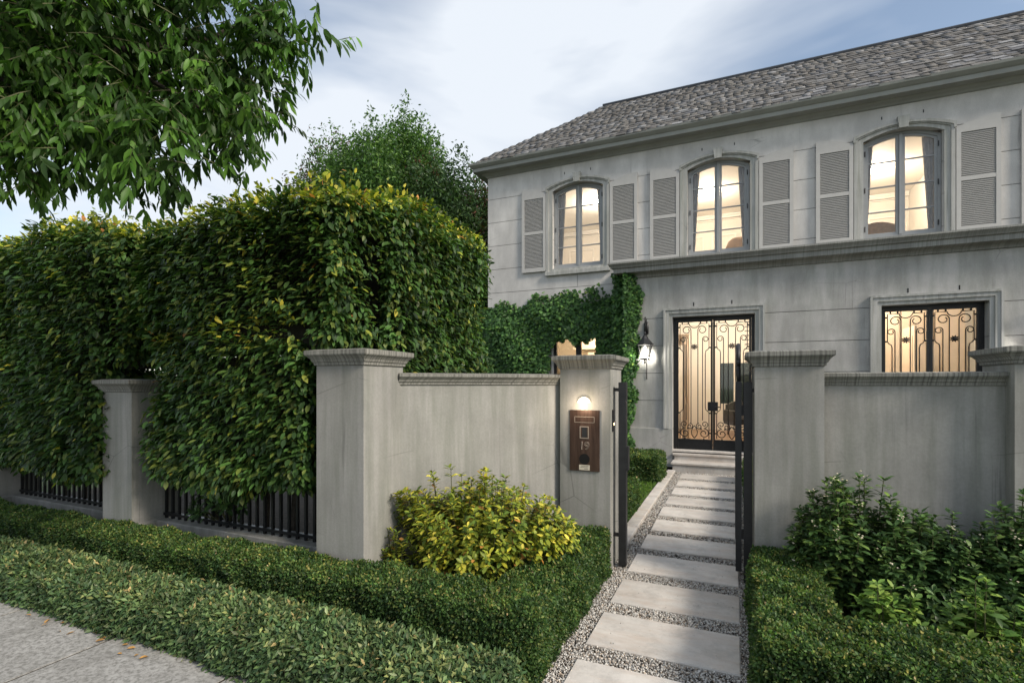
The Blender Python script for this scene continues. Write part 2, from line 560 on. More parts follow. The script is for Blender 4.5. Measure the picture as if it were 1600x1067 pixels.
def wobble(P, s, amp):
    """smooth pseudo-noise per point"""
    a = np.sin(P[:, 0] * 2.1 * s + 1.3) * np.sin(P[:, 1] * 1.7 * s + 0.4) + np.sin(P[:, 2] * 2.6 * s + P[:, 0] * 1.1 * s) * 0.7 + 0.5 * np.sin(P[:, 0] * 5.3 * s + P[:, 2] * 4.1 * s + P[:, 1] * 4.7 * s)
    return a * amp / 1.6

def box_shell(boxes, density, faces='xXyYZ', round_=0.06):
    """points and normals over the outside of a union of boxes"""
    Ps, Ns = [], []
    for bi, (x0, x1, y0, y1, z0, z1) in enumerate(boxes):
        spec = {'x': ((x0, x0), (y0, y1), (z0, z1), (-1, 0, 0)), 'X': ((x1, x1), (y0, y1), (z0, z1), (1, 0, 0)),
                'y': ((x0, x1), (y0, y0), (z0, z1), (0, -1, 0)), 'Y': ((x0, x1), (y1, y1), (z0, z1), (0, 1, 0)),
                'Z': ((x0, x1), (y0, y1), (z1, z1), (0, 0, 1)), 'z': ((x0, x1), (y0, y1), (z0, z0), (0, 0, -1))}
        for k in faces:
            xr, yr, zr, nn = spec[k]
            dims = [r[1] - r[0] for r in (xr, yr, zr)]
            area = np.prod([d for d in dims if d > 0])
            n = int(area * density)
            if n < 1: continue
            P = np.stack([rng.uniform(r[0], r[1] + 1e-9, n) for r in (xr, yr, zr)], 1)
            N = np.tile(np.array(nn, float), (n, 1))
            # rounded arrises: blend the normal and pull in near edges
            c = np.array([(x0 + x1) / 2, (y0 + y1) / 2, (z0 + z1) / 2])
            hs = np.array([(x1 - x0) / 2, (y1 - y0) / 2, (z1 - z0) / 2])
            q = (P - c)
            e = np.maximum(np.abs(q) - (hs - round_), 0) * np.sign(q)
            e[:, 2] = np.where(q[:, 2] < 0, 0, e[:, 2])
            if 'z' in faces:
                e = np.maximum(np.abs(q) - (hs - round_), 0) * np.sign(q)
            inner = P - e
            L = np.linalg.norm(e, axis=1, keepdims=True)
            P = inner + np.where(L > 1e-6, e / np.maximum(L, 1e-6) * np.minimum(L, round_), 0)
            N = unit(np.where(L > 1e-6, e, N))
            ok = np.ones(n, bool)
            for bj, b in enumerate(boxes):
                if bj != bi:
                    g = 0.015
                    ok &= ~((P[:, 0] > b[0] + g) & (P[:, 0] < b[1] - g) & (P[:, 1] > b[2] + g) & (P[:, 1] < b[3] - g) & (P[:, 2] < b[5] - g) & (P[:, 2] > b[4]))
            Ps.append(P[ok]); Ns.append(N[ok])
    return np.concatenate(Ps), np.concatenate(Ns)

# ------------------------------------------------------------------ the ground
gr = MB().box(-150, 150, -150, 250, -0.5, -0.09).build('ground', 'lawn')
tag(gr, kind='structure')
road = MB().box(-150, 150, -9.0, -2.35, -0.3, -0.086 + 0.004).build('road', 'asphalt')
tag(road, kind='structure')
kerb = MB().box(-150, 150, -2.35, -2.2, -0.2, 0.0, 0.01).build('kerb', 'footpath')
tag(kerb, kind='structure')
fp = MB().box(-150, 150, -2.2, 1.96, -0.2, -0.007).build('footpath', 'soil')
tag(fp, kind='structure')
sl = MB().box(-0.513, 0.513, -1.0, 1.0, -0.028, 0.0)
slab_me = None
for i in range(-9, 8):
    for j, (ya, yb) in enumerate(((-0.12, 1.96), (-2.2, -0.14))):
        if slab_me is None:
            o = sl.build('paving_slab', 'footpath', fp)
            slab_me = o.data
        else:
            o = put(bpy.data.objects.new('paving_slab', slab_me), fp)
        o.location = (-2.0 + i * 1.05, (ya + yb) / 2, 0)
        o.scale = (1, (yb - ya) / 2 - 0.004, 1)
for nm, (x0, x1, y0, y1) in (('planting_bed', (-9, -0.97, 1.964, 4.9)), ('planting_bed', (0.12, 5.0, 1.964, 4.9)), ('planting_bed', (-9, -1.1, 4.9, 9.9)), ('planting_bed', (0.15, 7.0, 4.9, 9.9))):
    tag(MB().box(x0, x1, y0, y1, -0.15, -0.01).build(nm, 'soil'), kind='structure')
path = MB().box(-0.97, 0.12, 1.964, 4.9, -0.2, -0.03).box(-0.962, 0.15, 4.9, 9.72, -0.2, -0.03).build('garden_path', 'soil')
tag(path, kind='structure')
slab = MB().box(-0.4385, 0.4385, -0.235, 0.235, -0.05, 0.0, 0.006)
sme = None
for k in range(-2, 10):
    y0 = 3.05 + 0.663 * k
    if sme is None:
        o = slab.build('stepping_slab', 'slab', path); sme = o.data
    else:
        o = put(bpy.data.objects.new('stepping_slab', sme), path)
    o.location = (-0.3915 + random.uniform(-.006, .006), y0 + 0.235, random.uniform(-0.003, 0.003))
    o.rotation_euler = (0, 0, random.uniform(-0.006, 0.006))
edging = MB().box(-1.1, -0.966, 4.86, 9.70, -0.12, -0.06).build('path_edging', 'slab')
tag(edging, kind='structure')
yy = 4.88
while yy < 9.6:
    L = min(0.8, 9.69 - yy)
    MB().box(-1.1, -0.966, yy, yy + L - 0.006, -0.058, 0.02, 0.005).build('edging_stone', 'slab', edging)
    yy += L
# gravel
def gravel(regions, size, n, label):
    tv = np.array([(1, 0, 0), (-1, 0, 0), (0, 1, 0), (0, -1, 0), (0, 0, 0.7), (0, 0, -0.7)], float)
    tf = np.array([(0, 2, 4), (2, 1, 4), (1, 3, 4), (3, 0, 4), (2, 0, 5), (1, 2, 5), (3, 1, 5), (0, 3, 5)])
    ar = np.array([(b - a) * (d - c) for a, b, c, d in regions])
    P = []
    for (a, b, c, d), w in zip(regions, ar / ar.sum()):
        m = int(n * w)
        P.append(np.stack([rng.uniform(a, b, m), rng.uniform(c, d, m), rng.uniform(-0.026, -0.010, m)], 1))
    ya, yb = min(r[2] for r in regions), max(r[3] for r in regions)
    P.append(np.stack([rng.uniform(-0.82, 0.04, 70), rng.uniform(ya, yb, 70), np.full(70, 0.003)], 1))      # stones kicked onto the slabs
    P = np.concatenate(P)
    m = len(P)
    D = rng.normal(size=(m, 3)); N = rng.normal(size=(m, 3))
    S = rng.uniform(0.6, 1.3, m) * size
    S[-70:] *= 0.6
    C = pick([((0.62, 0.60, 0.56), 4), ((0.42, 0.40, 0.37), 3), ((0.23, 0.20, 0.17), 1.6), ((0.5, 0.42, 0.34), 1.2), ((0.09, 0.075, 0.06), 0.7)], m, 0.15, 1.0)
    V, F, CC = leaf_arrays((tv, tf), P, frames(D, N), S, C)
    o = put(bpy.data.objects.new('gravel', np_mesh('gravel', V, F, 'gravel', CC)))
    tag(o, label, 'gravel', kind='stuff')
reg_n, reg_f = [(-0.97, -0.825, 2.0, 4.9), (0.04, 0.12, 2.0, 4.9)], [(-0.962, -0.825, 4.9, 9.7), (0.04, 0.15, 4.9, 9.7)]
for k in range(-2, 11):
    y0 = 3.05 + 0.663 * k
    (reg_n if y0 < 4.9 else reg_f).append((-0.83, 0.05, y0 - 0.2, min(y0 + 0.004, 9.71)))
gravel(reg_n, 0.0072, 26000, 'pale gravel between the stepping slabs outside the gate')
gravel(reg_f, 0.0085, 16000, 'pale gravel between the stepping slabs inside the gate')

# ------------------------------------------------------------------ the house
YU, YF = 10.55, 10.12           # upper wall plane, projecting ground-floor plane
XL, XR, YB = -5.21, 7.4, 16.6
XP = -1.95                      # left end of the projecting ground floor
house = thing('house', 'two-storey grey rendered house with slate hip roof and arched windows', 'house', loc=(0, 10.5, 0))
house_inv = Matrix.Translation((0, -10.5, 0))
def H(o):                        # parent to the house, keeping world coordinates
    o.parent = house
    o.matrix_parent_inverse = house_inv
    return o
WC = [-3.066, -0.262, 2.642, 5.44]
HW, SPR, RISE, WZ0 = 0.56, 5.79, 0.14, 4.10
def arch(x, hw=HW, spr=SPR, rise=RISE):
    return spr + rise * (1 - (x / hw) ** 2)

def panels(wall, bands, x0, x1, openings, yf, thick, mat, splits=()):
    """rendered wall as courses of panels round the openings, joints between them"""
    g = 0.005
    for bi, (za, zb) in enumerate(bands):
        xs = sorted(set([x0, x1] + [v for o in openings for v in (o[0], o[1])] + [s for s in splits if x0 < s < x1]))
        # merge neighbouring stretches that are not split by an opening in this band
        segs = []
        for a, b in zip(xs[:-1], xs[1:]):
            op = [o for o in openings if o[0] <= a + 1e-6 and o[1] >= b - 1e-6 and o[2] < zb and o[3] > za]
            zz = [(za, zb)]
            if op:
                zz = [(za, min(zb, op[0][2])), (max(za, op[0][3]), zb)]
            for lo, hi in zz:
                if hi - lo > 0.02:
                    if segs and abs(segs[-1][1] - a) < 1e-6 and segs[-1][2] == lo and segs[-1][3] == hi and not any(abs(s - a) < 1e-6 for s in splits):
                        segs[-1][1] = b
                    else:
                        segs.append([a, b, lo, hi])
        for a, b, lo, hi in segs:
            ga = g if any(abs(s - a) < 1e-6 for s in splits) else 0.0
            gb = g if any(abs(s - b) < 1e-6 for s in splits) else 0.0
            m = MB().box(a + ga, b - gb, yf, yf + thick, lo + (g if lo == za else 0), hi - (g if hi == zb else 0))
            o = m.build('render_panel', mat, wall)

def wall_node():
    e = bpy.data.objects.new('wall', None)
    e.empty_display_size = 0.1
    COL.objects.link(e)
    return e
def sub0(mb, par):
    mb.build('shade_joint', 'joint', par, kind='stuff')
# upper storey
wu = MB()
JU = [3.68, 4.22, 4.76, 5.30, 5.84]
for z in JU:                                                   # groove backing, set back, with the groove's shade in its dark colour
    segs = [(XL, XR)]
    cut = [(c - HW, c + HW) for c in WC] if z > WZ0 else []
    for c0, c1 in cut:
        segs = [s for a, b in segs for s in ((a, min(b, c0)), (max(a, c1), b)) if s[1] > s[0] + 1e-6]
    for a, b in segs:
        wu.box(a + 0.012, b - 0.002, YU + 0.014, YU + 0.19, z - 0.0055, z + 0.0055)
for c in WC:
    wu.box(c - 0.0055, c + 0.0055, YU + 0.014, YU + 0.19, 3.69, WZ0 - 0.001)
bw = MB().box(XL + 0.002, XL + 0.2, YU + 0.201, YB, 0.0, 6.42).box(XR - 0.2, XR, YU + 0.201, YB, 0.0, 6.42).box(XL + 0.2, XR - 0.2, YB - 0.2, YB, 0.0, 6.42)
_j = wu
wu = H(wall_node())
sub0(_j, wu)
H(bw.build('side_wall', 'render_up'))
wu['label'] = 'upper wall of pale grey render with fine course joints'
ops = [(c - HW, c + HW, WZ0, 5.84) for c in WC]
panels(wu, [(3.68, 4.22), (4.22, 4.76), (4.76, 5.30), (5.30, 5.84)], XL, XR, ops, YU, 0.2, 'render_up', splits=WC)
fr = MB()
xs = [XL]
for c in WC:
    fr.box(xs[-1], c - HW, YU, YU + 0.2, 5.845, 6.42)
    ax = [c - HW + 2 * HW * i / 16 for i in range(17)]
    fr.strip_y([(x, max(5.845, arch(x - c))) for x in ax], [(x, 6.42) for x in ax], YU, YU + 0.2)
    xs.append(c + HW)
fr.box(xs[-1], XR, YU, YU + 0.2, 5.845, 6.42)
o = fr.build('frieze_band', 'render_up', wu)
# left, recessed part of the ground floor
wl = MB()
JL = [0.73, 1.27, 1.80, 2.33, 2.86]
LW = (-3.62, -2.62, 0.9, 2.62)
for z in JL:
    for a, b in ([(XL, XP)] if not (LW[2] < z < LW[3]) else [(XL, LW[0]), (LW[1], XP)]):
        wl.box(a + 0.012, b - 0.002, YU + 0.014, YU + 0.19, z - 0.006, z + 0.006)
_j = wl
wl = H(wall_node())
sub0(_j, wl)
panels(wl, list(zip([0.0] + JL, JL + [3.68])), XL, XP, [LW], YU, 0.2, 'render_up')
# projecting ground floor
DOOR = (-1.06, 0.367, 0.30, 2.868)
GW = (2.25, 3.63, 0.30, 2.885)
wf = MB()
for z in JL:
    cuts = [DOOR, GW] if z < 2.86 else []
    segs = [(XP, XR)]
    if z < 2.868:
        for d in (DOOR, GW):
            segs = [s for a, b in segs for s in ((a, min(b, d[0])), (max(a, d[1]), b)) if s[1] > s[0] + 1e-6]
    for a, b in segs:
        wf.box(a + 0.012, b - 0.002, YF + 0.018, YF + 0.29, z - 0.009, z + 0.009)
rw = MB().box(XP + 0.004, XP + 0.2, YF + 0.301, YU - 0.002, 0.0, 3.66)
_j = wf
wf = H(wall_node())
sub0(_j, wf)
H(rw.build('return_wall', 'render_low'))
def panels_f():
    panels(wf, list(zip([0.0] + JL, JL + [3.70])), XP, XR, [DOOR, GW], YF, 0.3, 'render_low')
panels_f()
# plinth face stands a little proud
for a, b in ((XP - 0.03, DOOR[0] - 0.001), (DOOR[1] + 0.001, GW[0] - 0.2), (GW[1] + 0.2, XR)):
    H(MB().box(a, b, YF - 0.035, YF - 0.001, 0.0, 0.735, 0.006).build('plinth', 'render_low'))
# cornice over the projecting ground floor
cp = [(0.0, 3.66), (0.03, 3.67), (0.04, 3.70), (0.07, 3.73), (0.20, 3.755), (0.205, 3.835), (0.235, 3.845), (0.25, 3.87), (0.285, 3.905), (0.30, 3.915), (0.30, 3.945), (0.0, 3.965)]
H(MB().mould(XP, XR, YF, YU - 0.003, cp).build('cornice', 'cornice'))
# eaves
ep = [(0.0, 6.34), (0.03, 6.345), (0.05, 6.375), (0.10, 6.40), (0.115, 6.425), (0.26, 6.43), (0.265, 6.50), (0.275, 6.505), (0.29, 6.515), (0.335, 6.56), (0.345, 6.60), (0.335, 6.605), (0.325, 6.57)]
H(MB().mould(XL, XR, YU, YB, ep, caps=False).build('eaves_gutter', 'eave'))
# roof
EX0, EX1, EY0, EY1, EZ = XL - 0.31, XR + 0.31, YU - 0.31, YB + 0.31, 6.585
D_, RZ = 2.49, 8.62
pitch = math.atan2(RZ - EZ, D_)
rf = MB().rings([[(EX0, EY0, EZ), (EX1, EY0, EZ), (EX1, EY1, EZ), (EX0, EY1, EZ)], [(EX0 + D_, EY0 + D_, RZ), (EX1 - D_, EY0 + D_, RZ), (EX1 - D_, EY1 - D_, RZ), (EX0 + D_, EY1 - D_, RZ)]])
roof = H(rf.build('roof', 'lead'))
rc = MB().tube([(EX0 + D_, EY0 + D_, RZ + 0.03), (EX1 - D_, EY0 + D_, RZ + 0.03)], 0.045, 8)
o = rc.build('ridge_cap', 'lead', roof)
slen = math.hypot(D_, RZ - EZ)
rows = 20
exp_ = slen / rows
tiles = []
for r_ in range(rows):
    s0 = r_ * exp_
    off = s0 * math.cos(pitch)
    x = EX0 + off + (0.0 if r_ % 2 else 0.07) + random.uniform(0, 0.08)
    while x < EX1 - off - 0.06:
        w = random.uniform(0.12, 0.20)
        x1 = min(x + w, EX1 - off - 0.01)
        if x1 - x > 0.05:
            tiles.append((x, x1 - x, s0, random.uniform(0.012, 0.024), random.uniform(-0.012, 0.012)))
        x += w + 0.004
cu = []
for t in tiles:
    yy_, zz_ = EY0 + t[2] * math.cos(pitch), EZ + t[2] * math.sin(pitch)
    p = np.array([[t[0] + t[1] / 2, yy_, zz_]])
    u, v, zc = cam_uvz(p)
    ins = abs(u[0]) < 1.0 and v[0] < 0.74
    cu.append(t[1] / zc[0] if ins else 0)
order = np.argsort(-np.array(cu))[:300]
top = set(order.tolist())
base_tile = MB().box(0, 1, 0, 1, 0, 1)
tme = None
rest = []
Rm = Matrix.Rotation(pitch, 4, 'X')
for i, (x, w, s0, th, ds) in enumerate(tiles):
    L = exp_ * 1.35
    M = Matrix.Translation((x, EY0 + s0 * math.cos(pitch), EZ + s0 * math.sin(pitch))) @ Rm @ Matrix.Rotation(R(-3.2), 4, 'X') @ Matrix.Translation((0, ds - 0.02, 0.012)) @ Matrix.Rotation(random.uniform(-0.02, 0.02), 4, 'Z') @ Matrix.Diagonal((w, L, th, 1))
    if i in top:
        if tme is None:
            o = base_tile.build('slate', 'slate', roof); tme = o.data
            at = tme.attributes.new('Col', 'FLOAT_COLOR', 'POINT')
            at.data.foreach_set('color', np.zeros(4 * len(tme.vertices), np.float32))
        else:
            o = put(bpy.data.objects.new('slate', tme), roof)
        o.matrix_basis = M
    else:
        rest.append(M)
bv = np.array(base_tile.v)
bf = []
for f in base_tile.f:
    bf += [(f[0], f[1], f[2]), (f[0], f[2], f[3])]
bf = np.array(bf)
MM = np.array([np.array(m) for m in rest])
V = np.einsum('nij,kj->nki', MM[:, :3, :3], bv) + MM[:, None, :3, 3]
F = bf[None] + (np.arange(len(rest)) * 8)[:, None, None]
C = np.repeat(np.repeat(rng.uniform(0, 1, (len(rest), 1)), 3, 1), 8, axis=0)
o = put(bpy.data.objects.new('slate_courses', np_mesh('slate_courses', V.reshape(-1, 3), F.reshape(-1, 3), 'slate', C)), roof)
o['kind'] = 'stuff'

# arched windows of the upper floor
def arch_path(c, hw, z0, spr, rise, n=16):
    return [(c - hw, z0)] + [(c - hw + 2 * hw * i / n, arch(-hw + 2 * hw * i / n, hw, spr, rise)) for i in range(n + 1)] + [(c + hw, z0)]
def ring(m, inner, outer, y0, y1):
    m.strip_y(inner, outer, y0, y1)
    return m
def sub(mb, name, mat, par, kind=None, smooth=False):
    o = mb.build(name, mat, par, smooth=smooth, kind=kind)
    return o
YW = YU + 0.09
for wi, c in enumerate(WC):
    m = MB()
    ring(m, arch_path(c, HW - 0.006, WZ0, SPR - .004, RISE), arch_path(c, HW - 0.055, WZ0, SPR - 0.04, RISE - 0.005), YW, YW + 0.07)
    m.box(c - HW + 0.056, c + HW - 0.056, YW + 0.001, YW + 0.07, WZ0, WZ0 + 0.06)
    win = H(m.build('window', 'sash'))
    ih = HW - 0.055
    for s in (-1, 1):
        a, b = (c - ih, c - 0.024) if s < 0 else (c + 0.024, c + ih)
        lf = MB()
        fa = 0.042
        xs_ = [a + (b - a) * i / 8 for i in range(9)]
        top_o = [(x, arch(x - c, ih, SPR - 0.042, RISE - 0.005)) for x in xs_]
        xi = [a + fa + (b - a - 2 * fa) * i / 8 for i in range(9)]
        top_i = [(x, arch(x - c, ih, SPR - 0.042, RISE - 0.005) - fa) for x in xi]
        outer = [(a, WZ0 + 0.062)] + top_o + [(b, WZ0 + 0.062)]
        inner = [(a + fa, WZ0 + 0.115)] + top_i + [(b - fa, WZ0 + 0.115)]
        lf.strip_y(inner, outer, YW + 0.018, YW + 0.06)
        lf.strip_y([(a, WZ0 + 0.062), (b, WZ0 + 0.062)], [(a + fa, WZ0 + 0.115), (b - fa, WZ0 + 0.115)], YW + 0.018, YW + 0.06)
        sub(lf, 'casement', 'sash', win)
        zr = [WZ0 + 0.115, 4.585, 5.015, 5.445]
        for k in range(4):
            if k > 0:
                sub(MB().box(a + fa, b - fa, YW + 0.022, YW + 0.05, zr[k] - 0.011, zr[k] + 0.011), 'muntin', 'sash', win)
            lo = zr[k] + (0.011 if k else 0)
            if k < 3:
                pn = MB().box(a + fa, b - fa, YW + 0.034, YW + 0.038, lo, zr[k + 1] - 0.011)
            else:
                pn = MB().strip_y([(x, lo) for x, z in top_i], top_i, YW + 0.034, YW + 0.038)
            sub(pn, 'pane', 'glass', win)
    sub(MB().box(c - 0.022, c + 0.022, YW - 0.012, YW + 0.06, WZ0 + 0.062, SPR + RISE - 0.05), 'mullion', 'sash', win)
    for hz in (4.3, 4.98, 5.62):
        for s in (-1, 1):
            sub(MB().tube([(c + s * (HW - 0.045), YW - 0.008, hz - 0.045), (c + s * (HW - 0.045), YW - 0.008, hz + 0.045)], 0.009, 6), 'hinge', 'darkmetal', win)
    a2 = MB()
    ring(a2, arch_path(c, HW, WZ0 - 0.05, SPR, RISE), arch_path(c, HW + 0.085, WZ0 - 0.05, SPR + 0.045, RISE + 0.004), YU - 0.03, YU - 0.001)
    ring(a2, arch_path(c, HW + 0.086, WZ0 - 0.05, SPR + 0.046, RISE + 0.004), arch_path(c, HW + 0.14, WZ0 - 0.05, SPR + 0.085, RISE + 0.012), YU - 0.05, YU - 0.001)
    ring(a2, arch_path(c, HW + 0.115, SPR - 0.0, SPR + 0.06, RISE + 0.008), arch_path(c, HW + 0.152, SPR - 0.0, SPR + 0.097, RISE + 0.012), YU - 0.068, YU - 0.0515)
    sub(a2, 'architrave', 'trim', win)
    sub(MB().prism_y([(c - 0.062, 5.915), (c + 0.062, 5.915), (c + 0.088, 6.115), (c - 0.088, 6.115)], YU - 0.095, YU - 0.0006), 'keystone', 'trim', win)
    sub(MB().box(c - HW - 0.155, c + HW + 0.155, YU - 0.075, YU + 0.16, 3.955, WZ0 - 0.052, 0.006).box(c - HW, c + HW, YU - 0.04, YU + 0.17, WZ0 - 0.051, WZ0 - 0.001), 'sill', 'trim', win)
    for dx in (-0.29, 0.29):
        H(MB().box(c + dx - 0.008, c + dx + 0.008, YU - 0.004, YU + 0.01, 6.14, 6.19).build('weep_slot', 'darkmetal'))
    # shutters
    for s in (-1, 1):
        w = 0.565
        xin, xout = c + s * (HW + 0.15), c + s * (HW + 0.15 + w)
        def zt(x):
            d = abs(x - xin)
            return 5.78 + 0.135 * (1 - (1 - d / w) ** 2)
        xa, xb = min(xin, xout), max(xin, xout)
        y0, y1 = YU - 0.052, YU - 0.012
        fz0 = 4.07
        st = 0.062
        fm = MB()
        xs_ = [xa + (xb - xa) * i / 10 for i in range(11)]
        ztop = 5.69
        fm.strip_y([(x, ztop) for x in xs_], [(x, zt(x)) for x in xs_], y0, y1)
        fm.box(xa, xa + st, y0, y1, fz0, ztop).box(xb - st, xb, y0, y1, fz0, ztop)
        fm.box(xa + st, xb - st, y0, y1, fz0, fz0 + 0.085).box(xa + st, xb - st, y0 + .002, y1, 4.90, 4.965)
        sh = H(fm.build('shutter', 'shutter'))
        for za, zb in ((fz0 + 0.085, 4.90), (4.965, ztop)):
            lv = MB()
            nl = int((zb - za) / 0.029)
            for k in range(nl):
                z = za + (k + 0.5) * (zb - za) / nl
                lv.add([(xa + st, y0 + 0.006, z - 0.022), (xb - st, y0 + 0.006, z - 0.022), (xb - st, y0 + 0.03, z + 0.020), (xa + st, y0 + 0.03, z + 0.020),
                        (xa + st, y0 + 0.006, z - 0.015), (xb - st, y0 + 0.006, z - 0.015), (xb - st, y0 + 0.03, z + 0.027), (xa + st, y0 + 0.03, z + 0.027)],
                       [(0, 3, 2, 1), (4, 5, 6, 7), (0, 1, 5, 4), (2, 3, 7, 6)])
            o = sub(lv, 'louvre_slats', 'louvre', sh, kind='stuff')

# iron doors with scrollwork
def spiral(cx, cz, r0, a0, turns, y, n=22, end=0.25):
    """from radius r0 at angle a0 winding inwards"""
    out = []
    for i in range(n + 1):
        t = i / n
        rr = r0 * (1 - (1 - end) * t)
        a = a0 + turns * 2 * math.pi * t
        out.append((cx + rr * math.cos(a), y, cz + rr * math.sin(a)))
    return out
def iron_door(x0, x1, z0, z1, y, lbl):
    f = 0.052
    mid = (x0 + x1) / 2
    m = MB()
    m.box(x0, x0 + f, y - 0.03, y + 0.04, z0, z1).box(x1 - f, x1, y - 0.03, y + 0.04, z0, z1).box(x0 + f, x1 - f, y - 0.03, y + 0.04, z1 - f, z1)
    d = H(m.build('door', 'iron'))
    d['label'] = lbl
    for s in (-1, 1):
        a, b = (x0 + f + 0.003, mid - 0.003) if s < 0 else (mid + 0.003, x1 - f - 0.003)
        lf = MB().box(a, a + 0.035, y - 0.02, y + 0.03, z0, z1 - f - 0.003).box(b - 0.035, b, y - 0.02, y + 0.03, z0, z1 - f - 0.003)
        lf.box(a + 0.035, b - 0.035, y - 0.02, y + 0.03, z1 - f - 0.035, z1 - f - 0.003).box(a + 0.035, b - 0.035, y - 0.012, y + 0.02, z0 + 0.02, z0 + 0.17).box(a + 0.035, b - 0.035, y - 0.02, y + 0.03, z0, z0 + 0.019).box(a + 0.035, b - 0.035, y - 0.02, y + 0.03, z0 + 0.171, z0 + 0.2)
        sub(lf, 'door_leaf', 'iron', d)
        ga, gb = a + 0.035, b - 0.035
        gl, gh = z0 + 0.2, z1 - f - 0.035
        sub(MB().box(ga, gb, y + 0.012, y + 0.016, gl, gh), 'pane', 'glass', d)
        c = (ga + gb) / 2
        yy = y - 0.012
        sc = MB()
        r = 0.0085
        hw = (gb - ga) / 2
        # border line with a dip at the top
        e = hw - 0.03
        topz = gh - 0.04
        dip = [(c - 0.09 * math.cos(math.pi * k / 10), yy, topz - 0.075 * math.sin(math.pi * k / 10)) for k in range(11)]
        sc.tube([(c - e, yy, gh - 0.5), (c - e, yy, topz), (c - 0.11, yy, topz)] + dip + [(c + 0.11, yy, topz), (c + e, yy, topz), (c + e, yy, gh - 0.5)], r, 5)
        for q in (-1, 1):
            # stepped outer bar
            j0, j1 = gh - 0.5, gl + 0.5
            xo, xi_ = c + q * e, c + q * (e - 0.065)
            sc.tube([(xo, yy, j0), (xo - q * 0.02, yy, j0 - 0.035), (xi_ + q * 0.01, yy, j0 - 0.06), (xi_, yy, j0 - 0.11), (xi_, yy, j1 + 0.11), (xi_ + q * 0.01, yy, j1 + 0.06), (xo - q * 0.02, yy, j1 + 0.035), (xo, yy, j1), (xo, yy, gl + 0.02)], r, 5)
            # tall inner bar ending in a large curl that turns outwards
            xb = c + q * 0.062
            cz = topz - 0.12
            R0 = 0.072
            cx = xb + q * R0
            arc = [(cx - q * R0 * math.cos(t), yy, cz + R0 * math.sin(t)) for t in [math.pi * k / 8 for k in range(9)]]
            tail = [(cx + q * (R0 * (1 - 0.55 * k / 8)) * math.cos(-math.pi * 1.3 * k / 8) - q * 0.0, yy, cz + R0 * (1 - 0.55 * k / 8) * math.sin(-math.pi * 1.3 * k / 8)) for k in range(1, 9)]
            sc.tube([(xb, yy, gl + 0.30), (xb, yy, cz)] + arc + tail, r, 5)
            # second bar with the lower curl
            xb2 = c + q * 0.145
            cz2 = topz - 0.30
            R1 = 0.05
            cx2 = xb2 + q * R1
            arc2 = [(cx2 - q * R1 * math.cos(t), yy, cz2 + R1 * math.sin(t)) for t in [math.pi * k / 8 for k in range(9)]]
            tail2 = [(cx2 + q * (R1 * (1 - 0.6 * k / 8)) * math.cos(-math.pi * 1.3 * k / 8), yy, cz2 + R1 * (1 - 0.6 * k / 8) * math.sin(-math.pi * 1.3 * k / 8)) for k in range(1, 9)]
            sc.tube([(xb2, yy, gl + 0.36), (xb2, yy, cz2)] + arc2 + tail2, r, 5)
            # scrolls at the foot
            sc.tube(spiral(c + q * 0.17, gl + 0.115, 0.095, math.pi / 2 if q > 0 else math.pi / 2, -q * 1.35, yy), r, 5)
            sc.tube(spiral(c + q * 0.185, gl + 0.285, 0.065, -math.pi / 2, q * 1.35, yy), r, 5)
            sc.tube(spiral(c + q * 0.085, gl + 0.245, 0.06, math.pi / 2, q * 1.4, yy), r, 5)
            sc.tube([(c, yy, gl + 0.02), (c + q * 0.045, yy, gl + 0.08), (c + q * 0.055, yy, gl + 0.14), (c + q * 0.04, yy, gl + 0.2), (c, yy, gl + 0.26)], r, 5)
            for bx, bz in ((c + q * 0.11, gh - 0.018), (c + q * (e - 0.04), gh - 0.018), (c + q * 0.17, gl + 0.012), (c + q * 0.12, gl + 0.205)):
                sc.box(bx - 0.011, bx + 0.011, yy - 0.01, yy + 0.01, bz - 0.018, bz + 0.014)
            for bz in (gh - 0.1, gh - 0.5, gl + 0.5, gl + 0.12):
                sc.box(c + q * (hw - 0.015) - 0.015, c + q * (hw - 0.015) + 0.015, yy - 0.01, yy + 0.01, bz - 0.013, bz + 0.013)
        sub(sc, 'scroll_grille', 'iron', d, smooth=True)
        ros = MB()
        rz = gh - 0.48
        for k in range(9):
            a_ = 2 * math.pi * k / 9
            ros.add([(c, yy - 0.03, rz), (c + 0.045 * math.cos(a_ - 0.3), yy - 0.014, rz + 0.04 * math.sin(a_ - 0.3)), (c + 0.072 * math.cos(a_), yy - 0.018, rz + 0.06 * math.sin(a_)), (c + 0.045 * math.cos(a_ + 0.3), yy - 0.014, rz + 0.04 * math.sin(a_ + 0.3)), (c, yy + 0.004, rz)],
                    [(0, 1, 2), (0, 2, 3), (4, 2, 1), (4, 3, 2), (0, 3, 4), (0, 4, 1)])
        ros.lathe((c, yy - 0.03, rz - 0.012), [(0.001, 0), (0.02, 0.004), (0.022, 0.012), (0.02, 0.02), (0.001, 0.024)], 8)
        sub(ros, 'rosette', 'iron', d)
    lk = MB().box(mid - 0.09, mid + 0.09, y - 0.04, y - 0.021, 1.08, 1.25, 0.004)
    lk.tube([(mid + 0.05, y - 0.04, 1.16), (mid + 0.05, y - 0.085, 1.16), (mid + 0.14, y - 0.085, 1.155)], 0.011, 8)
    sub(lk, 'lock', 'iron', d)
    return d
YD = 10.3
fd = iron_door(DOOR[0] + 0.003, DOOR[1] - 0.003, 0.335, 2.866, YD, 'black iron front door with scrollwork grilles')
for k in range(14):                                           # rungs seen on the hinge side of the right leaf
    z = 1.75 + k * 0.082
    sub(MB().tube([(0.20, YD + 0.05, z), (0.305, YD + 0.05, z)], 0.008, 5), 'rung', 'iron', fd)
